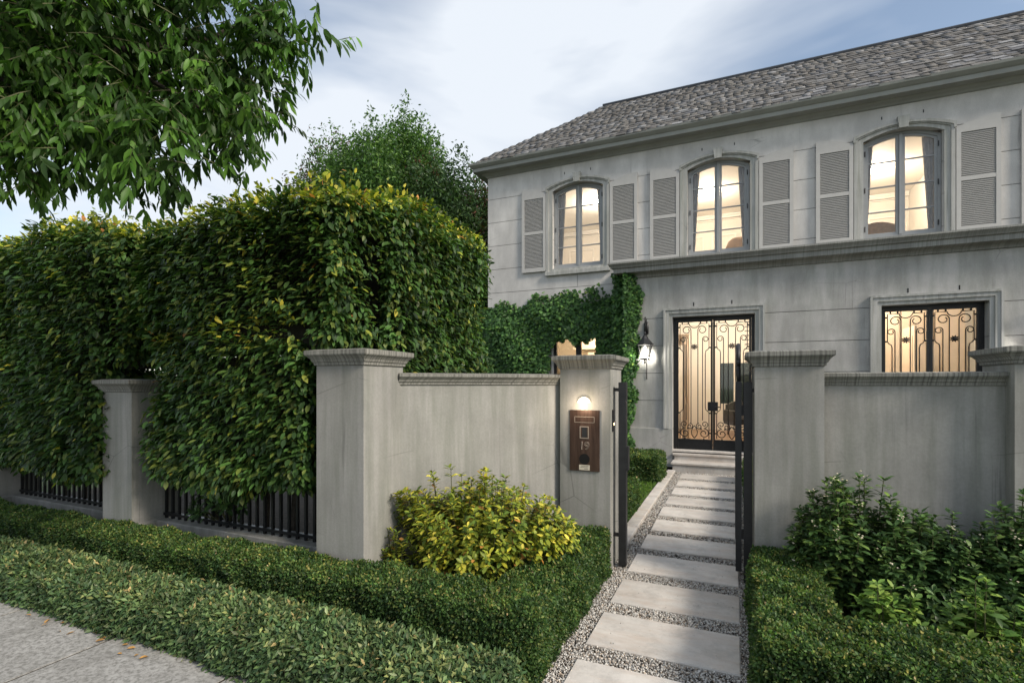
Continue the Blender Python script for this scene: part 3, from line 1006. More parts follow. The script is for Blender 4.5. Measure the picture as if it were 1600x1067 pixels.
sub(MB().lathe((-0.03, YD - 0.06, 0.26), [(0.0, 0), (0.02, 0.008), (0.028, 0.03), (0.018, 0.05), (0.006, 0.056), (0.006, 0.085)], 8), 'door_stop', 'darkmetal', fd)
iron_door(GW[0] + 0.003, GW[1] - 0.003, 0.335, 2.884, YD, 'black iron garden door with scrollwork behind the right wall')
H(MB().box(DOOR[0], DOOR[1], YF + 0.0, YD + 0.12, 0.28, 0.333).box(GW[0], GW[1], YF + 0.0, YD + 0.12, 0.0, 0.333).build('threshold', 'slab'))
for (xa, xb, z1), nm in ((((DOOR[0], DOOR[1], DOOR[3])), 'a'), (((GW[0], GW[1], GW[3])), 'b')):
    m = MB()
    for o0, o1, yp in ((0.0, 0.06, 0.022), (0.0601, 0.125, 0.045), (0.1252, 0.16, 0.062)):
        inn = [(xa - o0, 0.736), (xa - o0, z1 + o0), (xb + o0, z1 + o0), (xb + o0, 0.736)]
        out = [(xa - o1, 0.736), (xa - o1, z1 + o1), (xb + o1, z1 + o1), (xb + o1, 0.736)]
        m.strip_y(inn, out, YF - yp, YF - 0.0008)
    H(m.build('architrave', 'trim'))
    for dx in (-0.33, 0.33):
        xm = (xa + xb) / 2
        H(MB().box(xm + dx - 0.008, xm + dx + 0.008, YF - 0.004, YF + 0.01, z1 + 0.19, z1 + 0.26).build('weep_slot', 'black'))
# window inside the ivy
lw = MB()
ring(lw, [(LW[0] + .001, LW[2]), (LW[0] + .001, LW[3] - .001), (LW[1] - .001, LW[3] - .001), (LW[1] - .001, LW[2])], [(LW[0] + 0.06, LW[2]), (LW[0] + 0.06, LW[3] - 0.06), (LW[1] - 0.06, LW[3] - 0.06), (LW[1] - 0.06, LW[2])], YU + 0.06, YU + 0.13)
xm = (LW[0] + LW[1]) / 2 + 0.06
lw.box(xm - 0.055, xm + 0.055, YU + 0.05, YU + 0.13, LW[2], LW[3] - 0.061)
lw = H(lw.build('window', 'darkmetal'))
for a, b in ((LW[0] + 0.06, xm - 0.055), (xm + 0.055, LW[1] - 0.06)):
    sub(MB().box(a, b, YU + 0.09, YU + 0.094, LW[2], LW[3] - 0.062), 'pane', 'glass', lw)

# rooms behind the windows
rm = MB()
rm.box(XL + 0.2, XR - 0.2, YU + 0.21, YB - 0.2, 3.62, 3.74)                        # floor between storeys
rm.box(XL + 0.2, XR - 0.2, YU + 0.202, YB - 0.2, 6.34, 6.40)
H(rm.build('floor_slab', 'white_in'))
pw = MB()
for x in (-1.66, 1.19, 4.05):
    pw.box(x - 0.06, x + 0.06, YU + 0.202, 15.4, 3.742, 6.338)
pw.box(XL + 0.2, XR - 0.2, 15.4, 15.5, 3.742, 6.338)
pw.box(XL + 0.202, XL + 0.25, YU + 0.21, 15.4, 3.742, 6.338)
for x in (-1.75, 1.25, 4.4):
    pw.box(x - 0.05, x + 0.05, YU + 0.0 if x > -1.9 else YU, 15.0, 0.33, 3.618)
pw.box(XL + 0.2, XR - 0.2, 15.0, 15.1, 0.0, 3.618)
pw.box(XL + 0.202, XL + 0.25, YU + 0.21, 15.0, 0.0, 3.618)
pw = H(pw.build('partition_wall', 'cream'))
fl = MB().box(XP + 0.21, XR - 0.2, YF + 0.302, 15.0, 0.2, 0.329).box(XL + 0.25, XP + 0.209, YU + 0.21, 15.0, 0.2, 0.329)
H(fl.build('ground_floor', 'timber'))
mo = MB()
for a, b in ((-4.95, -1.73), (-1.59, 1.12), (1.26, 3.98)):
    mo.mould(a + 0.001, b - 0.001, 15.36, 15.399, [(-0.001, 6.18), (-0.001, 6.2)], caps=True)
    mo.box(a, b, 15.33, 15.398, 6.22, 6.335).box(a, b, 15.30, 15.33, 6.28, 6.335).box(a, b, 15.37, 15.398, 5.90, 5.95)
    n = 3
    for k in range(n):
        u0 = a + 0.2 + (b - a - 0.2) * k / n
        u1 = u0 + (b - a - 0.2) / n - 0.2
        for q0, q1, w0, w1 in ((u0, u1, 5.74, 5.78), (u0, u1, 4.5, 4.54), (u0, u0 + 0.04, 4.54, 5.74), (u1 - 0.04, u1, 4.54, 5.74)):
            mo.box(q0, q1, 15.375, 15.398, w0, w1)
sub(mo, 'wall_moulding', 'white_in', pw)
# hall details
hd = MB()
hd.box(-1.69, 1.19, 14.94, 14.998, 3.2, 3.6).box(-0.42, 0.55, 14.93, 14.997, 2.15, 2.3).box(-0.42, -0.30, 14.93, 14.997, 0.33, 2.15).box(0.43, 0.55, 14.93, 14.997, 0.33, 2.15).box(0.02, 0.12, 14.93, 14.997, 0.33, 2.15).box(-0.30, 0.02, 14.93, 14.997, 0.33, 1.05).box(0.12, 0.43, 14.93, 14.997, 0.33, 1.05)
sub(hd, 'door_casing', 'cream', pw)
sub(MB().box(-0.299, 0.019, 14.95, 14.98, 1.051, 2.149).box(0.121, 0.429, 14.95, 14.98, 1.051, 2.149), 'dark_pane', 'darkglass', pw)
sub(MB().box(-1.69, -1.655, 10.5, 12.0, 0.34, 2.95).box(-1.69, -1.3, 12.0, 12.06, 0.34, 3.3), 'hall_panelling', 'tan', pw)
idr = MB().box(-1.0, -0.96, 11.55, 12.35, 0.34, 2.62)
for z0_, z1_ in ((0.5, 1.15), (1.3, 2.45)):
    idr.box(-0.96, -0.945, 11.66, 12.24, z0_, z1_)
idr.box(-1.05, -0.93, 12.35, 12.45, 0.34, 2.72).box(-1.65, -0.93, 12.46, 12.5, 2.5, 2.75)
sub(idr, 'inner_door', 'tan', pw)
# garden room behind the right iron door: panelled cupboard doors
gp = MB()
for k in range(5):
    gp.box(1.5 + k * 0.5, 1.96 + k * 0.5, 12.0, 12.06, 0.34, 3.25)
sub(gp, 'cupboard_front', 'tan', pw)
sub(MB().box(1.305, 4.34, 12.062, 12.1, 0.335, 3.6), 'cupboard_back', 'cream', pw)
idr2 = MB().box(2.93, 2.97, 11.0, 11.7, 0.34, 2.62).box(2.92, 2.93, 11.1, 11.6, 0.5, 1.2).box(2.92, 2.93, 11.1, 11.6, 1.35, 2.45)
sub(idr2, 'inner_door', 'tan', pw)
sub(MB().box(-3.9, -2.3, 13.0, 13.3, 2.15, 2.2).box(-3.9, -2.3, 13.0, 13.3, 2.5, 2.55).box(-3.9, -2.3, 13.3, 13.34, 0.34, 3.0).box(-3.5, -3.3, 13.05, 13.25, 2.2, 2.42).box(-2.9, -2.75, 13.05, 13.25, 2.2, 2.46), 'kitchen_shelf', 'cream', pw)
# lamps of the rooms
def room_lamp(x, y, z, watts, lbl, col=(1, 0.88, 0.72), r=0.06):
    t = thing('ceiling_downlight', lbl, 'ceiling light', 'ceiling lights inside the house', (x, y, z))
    MB().lathe((0, 0, 0), [(0.055, -0.012), (0.075, -0.012), (0.075, 0.0), (0.055, 0.0)], 14).build('trim_ring', 'white_in', t)
    MB().lathe((0, 0, 0), [(0.0, -0.02), (0.05, -0.018), (0.054, -0.013), (0.0, -0.013)], 14).build('lens', 'downlight', t)
    l = bpy.data.lights.new('room_light', 'POINT')
    l.energy = watts
    l.color = col
    l.shadow_soft_size = r
    lo = bpy.data.objects.new('room_light', l)
    lo.location = (0, 0, -0.14)
    put(lo, t)
room_lamp(-3.2, 13.0, 6.338, 44, 'ceiling light behind the leftmost upstairs window', (1, 0.90, 0.76))
room_lamp(-0.58, 13.45, 6.338, 44, 'bright ceiling light seen through the middle upstairs window')
room_lamp(2.94, 13.5, 6.338, 44, 'bright ceiling light seen through the right upstairs window')
room_lamp(-0.3, 12.9, 3.616, 62, 'ceiling light of the hall behind the front door', (1, 0.89, 0.74))
room_lamp(2.2, 11.3, 3.616, 48, 'ceiling light behind the right iron garden door', (1, 0.89, 0.74))
room_lamp(-3.1, 12.2, 3.616, 60, 'ceiling light behind the window framed by ivy', (1, 0.78, 0.52))
# curtains
def curtain(c, s, lbl, zfull):
    x0, x1 = c + s * 0.60, c + s * 0.33
    m = MB()
    nx, nz = 24, 14
    rings_f, rings_b = [], []
    for k in range(nz + 1):
        t = k / nz
        z = 3.76 + (6.26 - 3.76) * t
        pinch = 0.5 + 0.5 * t
        row = []
        for i in range(nx + 1):
            q = i / nx
            x = x0 + (x1 - x0) * q * pinch
            row.append((x, YU + 0.29 + 0.028 * math.sin(q * 26) * pinch, z))
        rings_f.append(row)
    vs, fs = [], []
    for off in (0, 0.006):
        for r_ in rings_f:
            vs += [(p[0], p[1] + off, p[2]) for p in r_]
    n1 = nx + 1
    tot = n1 * (nz + 1)
    for k in range(nz):
        for i in range(nx):
            a = k * n1 + i
            fs.append((a, a + 1, a + n1 + 1, a + n1))
            fs.append((tot + a, tot + a + n1, tot + a + n1 + 1, tot + a + 1))
    m.add(vs, fs)
    o = m.build('curtain', 'curtain', smooth=True)
    tag(o, lbl, 'curtain', 'curtains at the upstairs windows')
for i, nm in enumerate(('leftmost', 'middle', 'right')):
    curtain(WC[i], -1, 'grey curtain at the left side of the %s upstairs window' % nm, True)
    curtain(WC[i], 1, 'grey curtain at the right side of the %s upstairs window' % nm, True)
# a few furnishings that show through the glass
t = thing('floor_lamp', 'floor lamp with tan shade behind the middle upstairs window', 'lamp', loc=(0.1, 12.1, 3.742))
MB().lathe((0, 0, 0), [(0.14, 0.0), (0.14, 0.02), (0.03, 0.04), (0.014, 0.06), (0.012, 0.95), (0.0, 0.95)], 16).build('stand', 'darkmetal', t, True)
MB().lathe((0, 0, 0), [(0.26, 0.72), (0.25, 0.82), (0.20, 0.95), (0.12, 1.02), (0.0, 1.03)], 20).build('shade', 'shade', t, True)
def armchair(x, y, z, rot, mat, lbl):
    t = thing('armchair', lbl, 'armchair', loc=(x, y, z))
    t.rotation_euler = (0, 0, rot)
    MB().box(-0.32, 0.32, -0.3, 0.3, 0.28, 0.46, 0.04).build('seat', mat, t)
    b = MB()
    pts = [(-0.34, 0.46), (0.34, 0.46), (0.34, 0.74)] + [(0.34 - 0.68 * i / 8, 0.74 + 0.1 * math.sin(math.pi * i / 8)) for i in range(1, 8)] + [(-0.34, 0.74)]
    b.prism_y(pts, 0.24, 0.36)
    b.build('backrest', mat, t)
    for s in (-1, 1):
        MB().box(s * 0.36 - 0.05, s * 0.36 + 0.05, -0.28, 0.3, 0.26, 0.62, 0.02).build('arm', mat, t)
        for q in (-0.24, 0.26):
            MB().tube([(s * 0.3, q, 0.28), (s * 0.31, q * 1.05, 0.0)], 0.022, 6).build('leg', 'timber', t)
armchair(2.45, 11.65, 3.742, math.pi, 'upholstery', 'woven tan armchair behind the right upstairs window')
armchair(0.28, 13.6, 0.33, 0.4, 'darkcloth', 'dark armchair deep inside the hall behind the front door')
t = thing('picture', 'gilt framed picture on the wall behind the right upstairs window', 'picture', loc=(3.99, 13.4, 5.0))
MB().box(-0.03, -0.002, -0.3, 0.3, -0.05, 0.55).build('print', 'paper', t)
MB().box(-0.04, -0.001, -0.34, -0.3, -0.09, 0.59).box(-0.04, -0.001, 0.3, 0.34, -0.09, 0.59).box(-0.04, -0.001, -0.3, 0.3, 0.55, 0.59).box(-0.04, -0.001, -0.3, 0.3, -0.09, -0.05).build('frame', 'gilt', t)

# doorsteps
t = thing('door_steps', 'two pale stone steps leading up to the iron front door', 'steps', loc=(-0.35, 9.9, 0))
st_inv = Matrix.Translation((0.35, -9.9, 0))
for (y0, z0, z1) in ((9.72, -0.05, 0.15), (10.04, 0.15, 0.28)):
    o = MB().box(-1.02, 0.34, y0 + 0.025, YF - 0.036 if y0 < 10 else YF + 0.0, z0, z1 - 0.045).build('riser', 'slab', t); o.matrix_parent_inverse = st_inv
    o = MB().box(-1.05, 0.36, y0, YF - 0.0365 if y0 < 10 else YF - 0.0005, z1 - 0.0448, z1, 0.008).build('tread', 'slab', t); o.matrix_parent_inverse = st_inv

# wall lanterns
def lantern(x, lbl, lit=True):
    yb = YF - 0.001
    t = thing('wall_lantern', lbl, 'lantern', 'wall lanterns beside the iron doors', (x, yb, 2.3))
    yc = -0.24
    br = MB()
    br.box(-0.035, 0.035, -0.02, 0.0, 0.26, 0.50, 0.006)
    hook = [(0, -0.02, 0.32), (0, -0.06, 0.42), (0, -0.12, 0.53), (0, -0.19, 0.56), (0, -0.235, 0.52), (0, -0.24, 0.44), (0, yc, 0.28)]
    br.tube(hook, 0.016, 8)
    br.tube([(0, -0.02, 0.30), (0, -0.08, 0.34), (0, -0.13, 0.42), (0, -0.1, 0.47), (0, -0.07, 0.44)], 0.01, 6)
    br.tube([(0, -0.012, 0.26), (0, -0.012, -0.62)], 0.008, 6)
    br.build('bracket', 'darkmetal', t, True)
    MB().lathe((0, yc, 0), [(0.0, 0.30), (0.02, 0.28), (0.026, 0.25), (0.014, 0.23), (0.045, 0.20), (0.07, 0.15), (0.15, 0.055), (0.165, 0.045), (0.165, 0.03), (0.0, 0.03)], 8).build('roof', 'darkmetal', t)
    fr = MB()
    for k in range(4):
        a = math.pi / 4 + k * math.pi / 2
        fr.tube([(0.165 * math.cos(a), yc + 0.165 * math.sin(a), 0.03), (0.10 * math.cos(a), yc + 0.10 * math.sin(a), -0.23)], 0.008, 5)
        a2 = a + math.pi / 2
        fr.tube([(0.10 * math.cos(a), yc + 0.10 * math.sin(a), -0.23), (0.10 * math.cos(a2), yc + 0.10 * math.sin(a2), -0.23)], 0.009, 5)
        fr.tube([(0.10 * math.cos(a), yc + 0.10 * math.sin(a), -0.23), (0.125 * math.cos(a), yc + 0.125 * math.sin(a), -0.265), (0.11 * math.cos(a), yc + 0.11 * math.sin(a), -0.275)], 0.007, 5)
    fr.lathe((0, yc, -0.33), [(0.0, 0.0), (0.012, 0.012), (0.02, 0.035), (0.008, 0.06), (0.04, 0.09), (0.06, 0.1)], 8)
    fr.build('cage', 'darkmetal', t)
    pn = MB()
    for k in range(4):
        a, a2 = math.pi / 4 + k * math.pi / 2, math.pi / 4 + (k + 1) * math.pi / 2
        pn.add([(0.158 * math.cos(a), yc + 0.158 * math.sin(a), 0.029), (0.158 * math.cos(a2), yc + 0.158 * math.sin(a2), 0.029), (0.094 * math.cos(a2), yc + 0.094 * math.sin(a2), -0.228), (0.094 * math.cos(a), yc + 0.094 * math.sin(a), -0.228)], [(0, 1, 2, 3)])
    pn.build('glass', 'glass', t)
    MB().lathe((0, yc, -0.13), [(0.0, 0.0), (0.02, 0.008), (0.032, 0.05), (0.034, 0.09), (0.022, 0.13), (0.0, 0.14)], 12).build('bulb', 'bulb', t, True)
    l = bpy.data.lights.new('lantern_light', 'POINT')
    l.energy = 9
    l.color = (1.0, 0.95, 0.86)
    l.shadow_soft_size = 0.06
    lo = bpy.data.objects.new('lantern_light', l)
    lo.location = (0, yc, -0.19)
    put(lo, t)
lantern(-1.54, 'lit black wall lantern between the ivy and the front door')
lantern(4.28, 'lit wall lantern right of the right iron garden door')

# ------------------------------------------------------------------ pillars, walls, fence
CAPP = [(0.0, 0.0), (0.012, 0.004), (0.014, 0.024), (0.022, 0.028), (0.028, 0.045), (0.045, 0.066), (0.058, 0.074), (0.06, 0.078), (0.062, 0.082), (0.062, 0.112), (0.0, 0.122)]
def pillar(name, label, x0, x1, y0, y1, ztop, plinth=None, cat='pillar'):
    cx, cy = (x0 + x1) / 2, (y0 + y1) / 2
    t = thing(name, label, cat, 'rendered pillars along the front boundary', (cx, cy, -0.02))
    a, b = (x1 - x0) / 2, (y1 - y0) / 2
    MB().box(-a, a, -b, b, 0.0, ztop - 0.1, 0.004).build('shaft', 'fence_render', t)
    zb = ztop + 0.02 - 0.122
    MB().mould(-a - 0.001, a + 0.001, -b - 0.001, b + 0.001, [(o, zb + z) for o, z in CAPP]).build('cap', 'coping', t)
    if plinth:
        MB().mould(-a - 0.001, a + 0.001, -b - 0.001, b + 0.001, [(0.03, 0.0), (0.03, plinth), (0.0, plinth + 0.02)]).build('plinth', 'fence_render', t)
    return t
pillar('gate_pillar', 'grey rendered gate pillar holding the bronze letterbox and small light', -1.425, -0.97, 4.35, 4.81, 1.85)
pillar('gate_pillar', 'grey rendered gate pillar right of the open metal gate', 0.155, 0.62, 4.35, 4.81, 1.85)
pillar('wall_pillar', 'rendered pillar at the right edge, past the right garden wall', 1.69, 2.16, 4.35, 4.82, 1.85)
pillar('wall_pillar', 'large pillar at the corner of iron fence and angled wall', -2.868, -2.426, 2.9, 3.372, 1.853)
pillar('fence_pillar', 'shorter rendered pillar half covered by the tall hedge', -5.577, -5.123, 2.9, 3.36, 1.64, 0.29)
pillar('fence_pillar', 'rendered pillar at the left picture edge under the hedge', -8.25, -7.8, 2.9, 3.36, 1.64, 0.29)
def wall_run(name, label, p0, p1, thick, ztop, mat='fence_render'):
    p0, p1 = Vector(p0), Vector(p1)
    d = p1 - p0
    L = d.length
    t = thing(name, label, 'wall', loc=(p0.x, p0.y, -0.02))
    t.rotation_euler = (0, 0, math.atan2(d.y, d.x))
    MB().box(0, L, 0, thick, 0, ztop - 0.07).build('wall_body', mat, t)
    zb = ztop + 0.02 - 0.098
    prof = [(0.0, 0.0), (0.012, 0.003), (0.014, 0.022), (0.024, 0.026), (0.03, 0.042), (0.05, 0.062), (0.055, 0.066), (0.056, 0.09), (0.0, 0.098)]
    m = MB()
    m.rings([[(0, -o - 0.001, zb + z), (L, -o - 0.001, zb + z), (L, thick + o + 0.001, zb + z), (0, thick + o + 0.001, zb + z)] for o, z in prof])
    m.build('coping', 'coping', t)
    return t
wall_run('garden_wall', 'angled grey garden wall between the corner pillar and letterbox pillar', (-2.44, 3.33), (-1.40, 4.46), 0.2, 1.685)
wall_run('garden_wall', 'grey garden wall between the right gate pillar and edge pillar', (0.618, 4.475), (1.692, 4.475), 0.2, 1.682)
wall_run('garden_wall', 'grey garden wall continuing past the right edge pillar', (2.158, 4.475), (4.4, 4.475), 0.2, 1.682)
for (xa, xb, lb, lf) in ((-5.124, -2.867, 'low rendered base wall under the fence beside the corner pillar', 'black bar fence panel next to the corner pillar'), (-7.801, -5.576, 'low rendered base wall under the fence at far left', 'black bar fence panel at the far left')):
    w = MB().box(xa, xb, 3.1, 3.34, -0.05, 0.285, 0.008).build('dwarf_wall', 'fence_render')
    tag(w, lb, 'wall')
    t = thing('iron_fence', lf, 'fence', 'black iron fence panels', (xa, 3.2, 0.285))
    L = xb - xa
    MB().box(0.01, L - 0.01, -0.02, 0.02, 0.03, 0.055).build('rail', 'iron', t)
    MB().box(0.01, L - 0.01, -0.02, 0.02, 0.92, 0.945).build('rail', 'iron', t)
    n = int(L / 0.098)
    bme = None
    for k in range(n + 1):
        if bme is None:
            o = MB().box(-0.011, 0.011, -0.011, 0.011, 0.0, 1.0).build('bar', 'iron', t); bme = o.data
        else:
            o = put(bpy.data.objects.new('bar', bme), t)
        o.location = (0.03 + (L - 0.06) * k / n, 0, 0.0)

# gate, jambs, letterbox, light, intercom
gj = thing('gate_post', 'slim black gate post fixed to the letterbox pillar', 'gate post', loc=(-0.9, 4.48, 0))
MB().box(-0.02, 0.045, -0.035, 0.035, 0.0, 1.61, 0.003).build('post', 'darkmetal', gj)
MB().box(0.0455, 0.065, -0.03, 0.03, 0.84, 1.05, 0.003).build('lock_keep', 'darkmetal', gj)
MB().box(-0.07, -0.0205, -0.012, 0.012, 1.53, 1.56).box(-0.07, -0.0205, -0.012, 0.012, 0.25, 0.28).build('fixing', 'darkmetal', gj)
gj2 = thing('gate_post', 'slim black hinge post fixed to the right gate pillar', 'gate post', loc=(0.112, 4.50, 0))
MB().box(-0.032, 0.03, -0.035, 0.035, 0.0, 1.61, 0.003).build('post', 'darkmetal', gj2)
MB().box(0.0305, 0.043, -0.012, 0.012, 1.53, 1.56).box(0.0305, 0.043, -0.012, 0.012, 0.25, 0.28).build('fixing', 'darkmetal', gj2)
gt = thing('metal_gate', 'black metal gate swung fully open, seen edge on', 'gate', loc=(0.045, 4.50, 0.085))
g0 = MB().box(-0.025, 0.02, -0.03, 0.03, 0.0, 1.53, 0.003).box(-0.025, 0.02, 0.90, 0.96, 0.0, 1.53, 0.003).box(-0.02, 0.015, 0.03, 0.90, 0.02, 0.08).box(-0.02, 0.015, 0.03, 0.90, 1.45, 1.5)
g0.build('frame', 'darkmetal', gt)
for k in range(8):
    MB().box(-0.012, 0.008, 0.12 + k * 0.095, 0.135 + k * 0.095, 0.08, 1.45).build('bar', 'darkmetal', gt)
orn = MB()
orn.tube(spiral(0, 0, 0.17, -0.5, 1.15, 0, 30, 0.35), 0.02, 8)
orn.v = [(-0.003 + (v[1]) * 0.9, 0.22 + v[0], 1.70 + v[2]) for v in orn.v]
orn.build('scroll_finial', 'darkmetal', gt, True)
orn = MB()
orn.tube(spiral(0, 0, 0.09, 2.2, -1.2, 0, 24, 0.35), 0.02, 8)
orn.v = [(-0.003 + v[1] * 0.9, 0.07 + v[0], 1.60 + v[2]) for v in orn.v]
orn.build('scroll_finial', 'darkmetal', gt, True)
for z in (0.3, 1.3):
    MB().tube([(0.03, -0.01, z - 0.04), (0.03, -0.01, z + 0.04)], 0.012, 8).build('hinge', 'darkmetal', gt)

yl = 4.35
lb = thing('letterbox', 'bronze letterbox plate with the number 19 on the gate pillar', 'letterbox', loc=(-1.1975, yl, 0.83))
W2, HB = 0.134, 0.535
MB().box(-W2, W2, -0.012, -0.0005, 0.0, HB, 0.002).build('plate', 'bronze', lb)
sl_ = MB()
for a, b, c, d in ((-0.09, 0.09, 0.425, 0.429), (-0.09, 0.09, 0.474, 0.478), (-0.09, -0.086, 0.429, 0.474), (0.086, 0.09, 0.429, 0.474)):
    sl_.box(a, b, -0.0145, -0.0122, c, d)
sl_.build('mail_slot', 'brushed', lb)
nm_ = MB().box(-0.042, 0.040, -0.016, -0.0122, 0.285, 0.293).box(-0.042, 0.040, -0.016, -0.0122, 0.385, 0.393).box(-0.042, -0.034, -0.016, -0.0122, 0.293, 0.385).box(0.032, 0.040, -0.016, -0.0122, 0.293, 0.385)
nm_.build('name_frame', 'brushed', lb)
MB().box(-0.022, 0.022, -0.0135, -0.0122, 0.297, 0.381).build('name_card', 'darkmetal', lb)
dk = MB()
dk.v = []
pts = [(0.047 * math.cos(2 * math.pi * k / 24), 0.105 + 0.047 * math.sin(2 * math.pi * k / 24)) for k in range(24)]
dk.prism_y(pts, -0.0135, -0.0122)
dk.build('paper_hole', 'black', lb)
MB().box(-0.048, 0.048, -0.0132, -0.0122, 0.008, 0.054).build('sticker', 'sticker', lb)
tx = MB()
for k, (a, b) in enumerate(((-0.03, 0.038), (-0.035, 0.03), (0.0, 0.03))):
    z = 0.044 - k * 0.012
    x = a
    while x < b:
        w_ = random.uniform(0.004, 0.009)
        tx.box(x, min(x + w_, b), -0.0136, -0.01325, z - 0.0022, z + 0.0022)
        x += w_ + 0.002
tx.build('sticker_print', 'ink', lb)
for i, (chx, ch) in enumerate(((-0.022, '1'), (0.022, '9'))):
    cu_ = bpy.data.curves.new('numeral', 'FONT')
    cu_.body = ch
    cu_.size = 0.098
    cu_.align_x = 'CENTER'
    cu_.extrude = 0.0012
    cu_.fill_mode = 'NONE'
    cu_.bevel_depth = 0.0016
    cu_.materials.append(MT['brushed'])
    oc = bpy.data.objects.new('numeral_curve', cu_)
    COL.objects.link(oc)
    bpy.context.view_layer.update()
    nme = bpy.data.meshes.new_from_object(oc.evaluated_get(bpy.context.evaluated_depsgraph_get()))
    bpy.data.objects.remove(oc)
    o = bpy.data.objects.new('numeral', nme)
    o.location = (chx, -0.0128, 0.19)
    o.rotation_euler = (R(90), 0, 0)
    put(o, lb)
pl = thing('pillar_light', 'small half-dome light glowing above the letterbox', 'wall light', loc=(-1.205, yl, 1.43))
dm = MB()
rings_ = []
for k in range(7):
    t_ = k / 6
    zz = 0.05 * math.sin(t_ * math.pi / 2)
    rr = 0.056 * math.cos(t_ * math.pi / 2) + 0.002
    rings_.append([(rr * math.cos(math.pi + math.pi * j / 12), rr * 0.9 * math.sin(math.pi + math.pi * j / 12) - 0.0006, zz) for j in range(13)])
dm.rings(rings_, caps=False)
dm.build('hood', 'bulb_warm', pl, True)
pp = [(0.056 * math.cos(math.pi + math.pi * j / 12), 0.05 * math.sin(math.pi + math.pi * j / 12) - 0.003, 0.006) for j in range(13)]
MB().add(pp, [tuple(range(13))]).build('diffuser', 'bulb_warm', pl)
l = bpy.data.lights.new('pillar_lamp', 'POINT')
l.energy = 0.95; l.color = (1.0, 0.80, 0.58); l.shadow_soft_size = 0.02
lo = bpy.data.objects.new('pillar_lamp', l); lo.location = (0, -0.11, -0.035); put(lo, pl)
ic = thing('intercom', 'slim dark intercom with lit button on the letterbox pillar side', 'intercom', loc=(-0.97, 4.43, 1.18))
MB().box(0.0005, 0.014, -0.02, 0.02, 0.0, 0.19, 0.003).build('panel', 'darkmetal', ic)
MB().box(0.0142, 0.017, -0.008, 0.008, 0.055, 0.075).build('button', 'led', ic)

# ------------------------------------------------------------------ vegetation
def rand_dirs(n):
    return unit(rng.normal(size=(n, 3)))

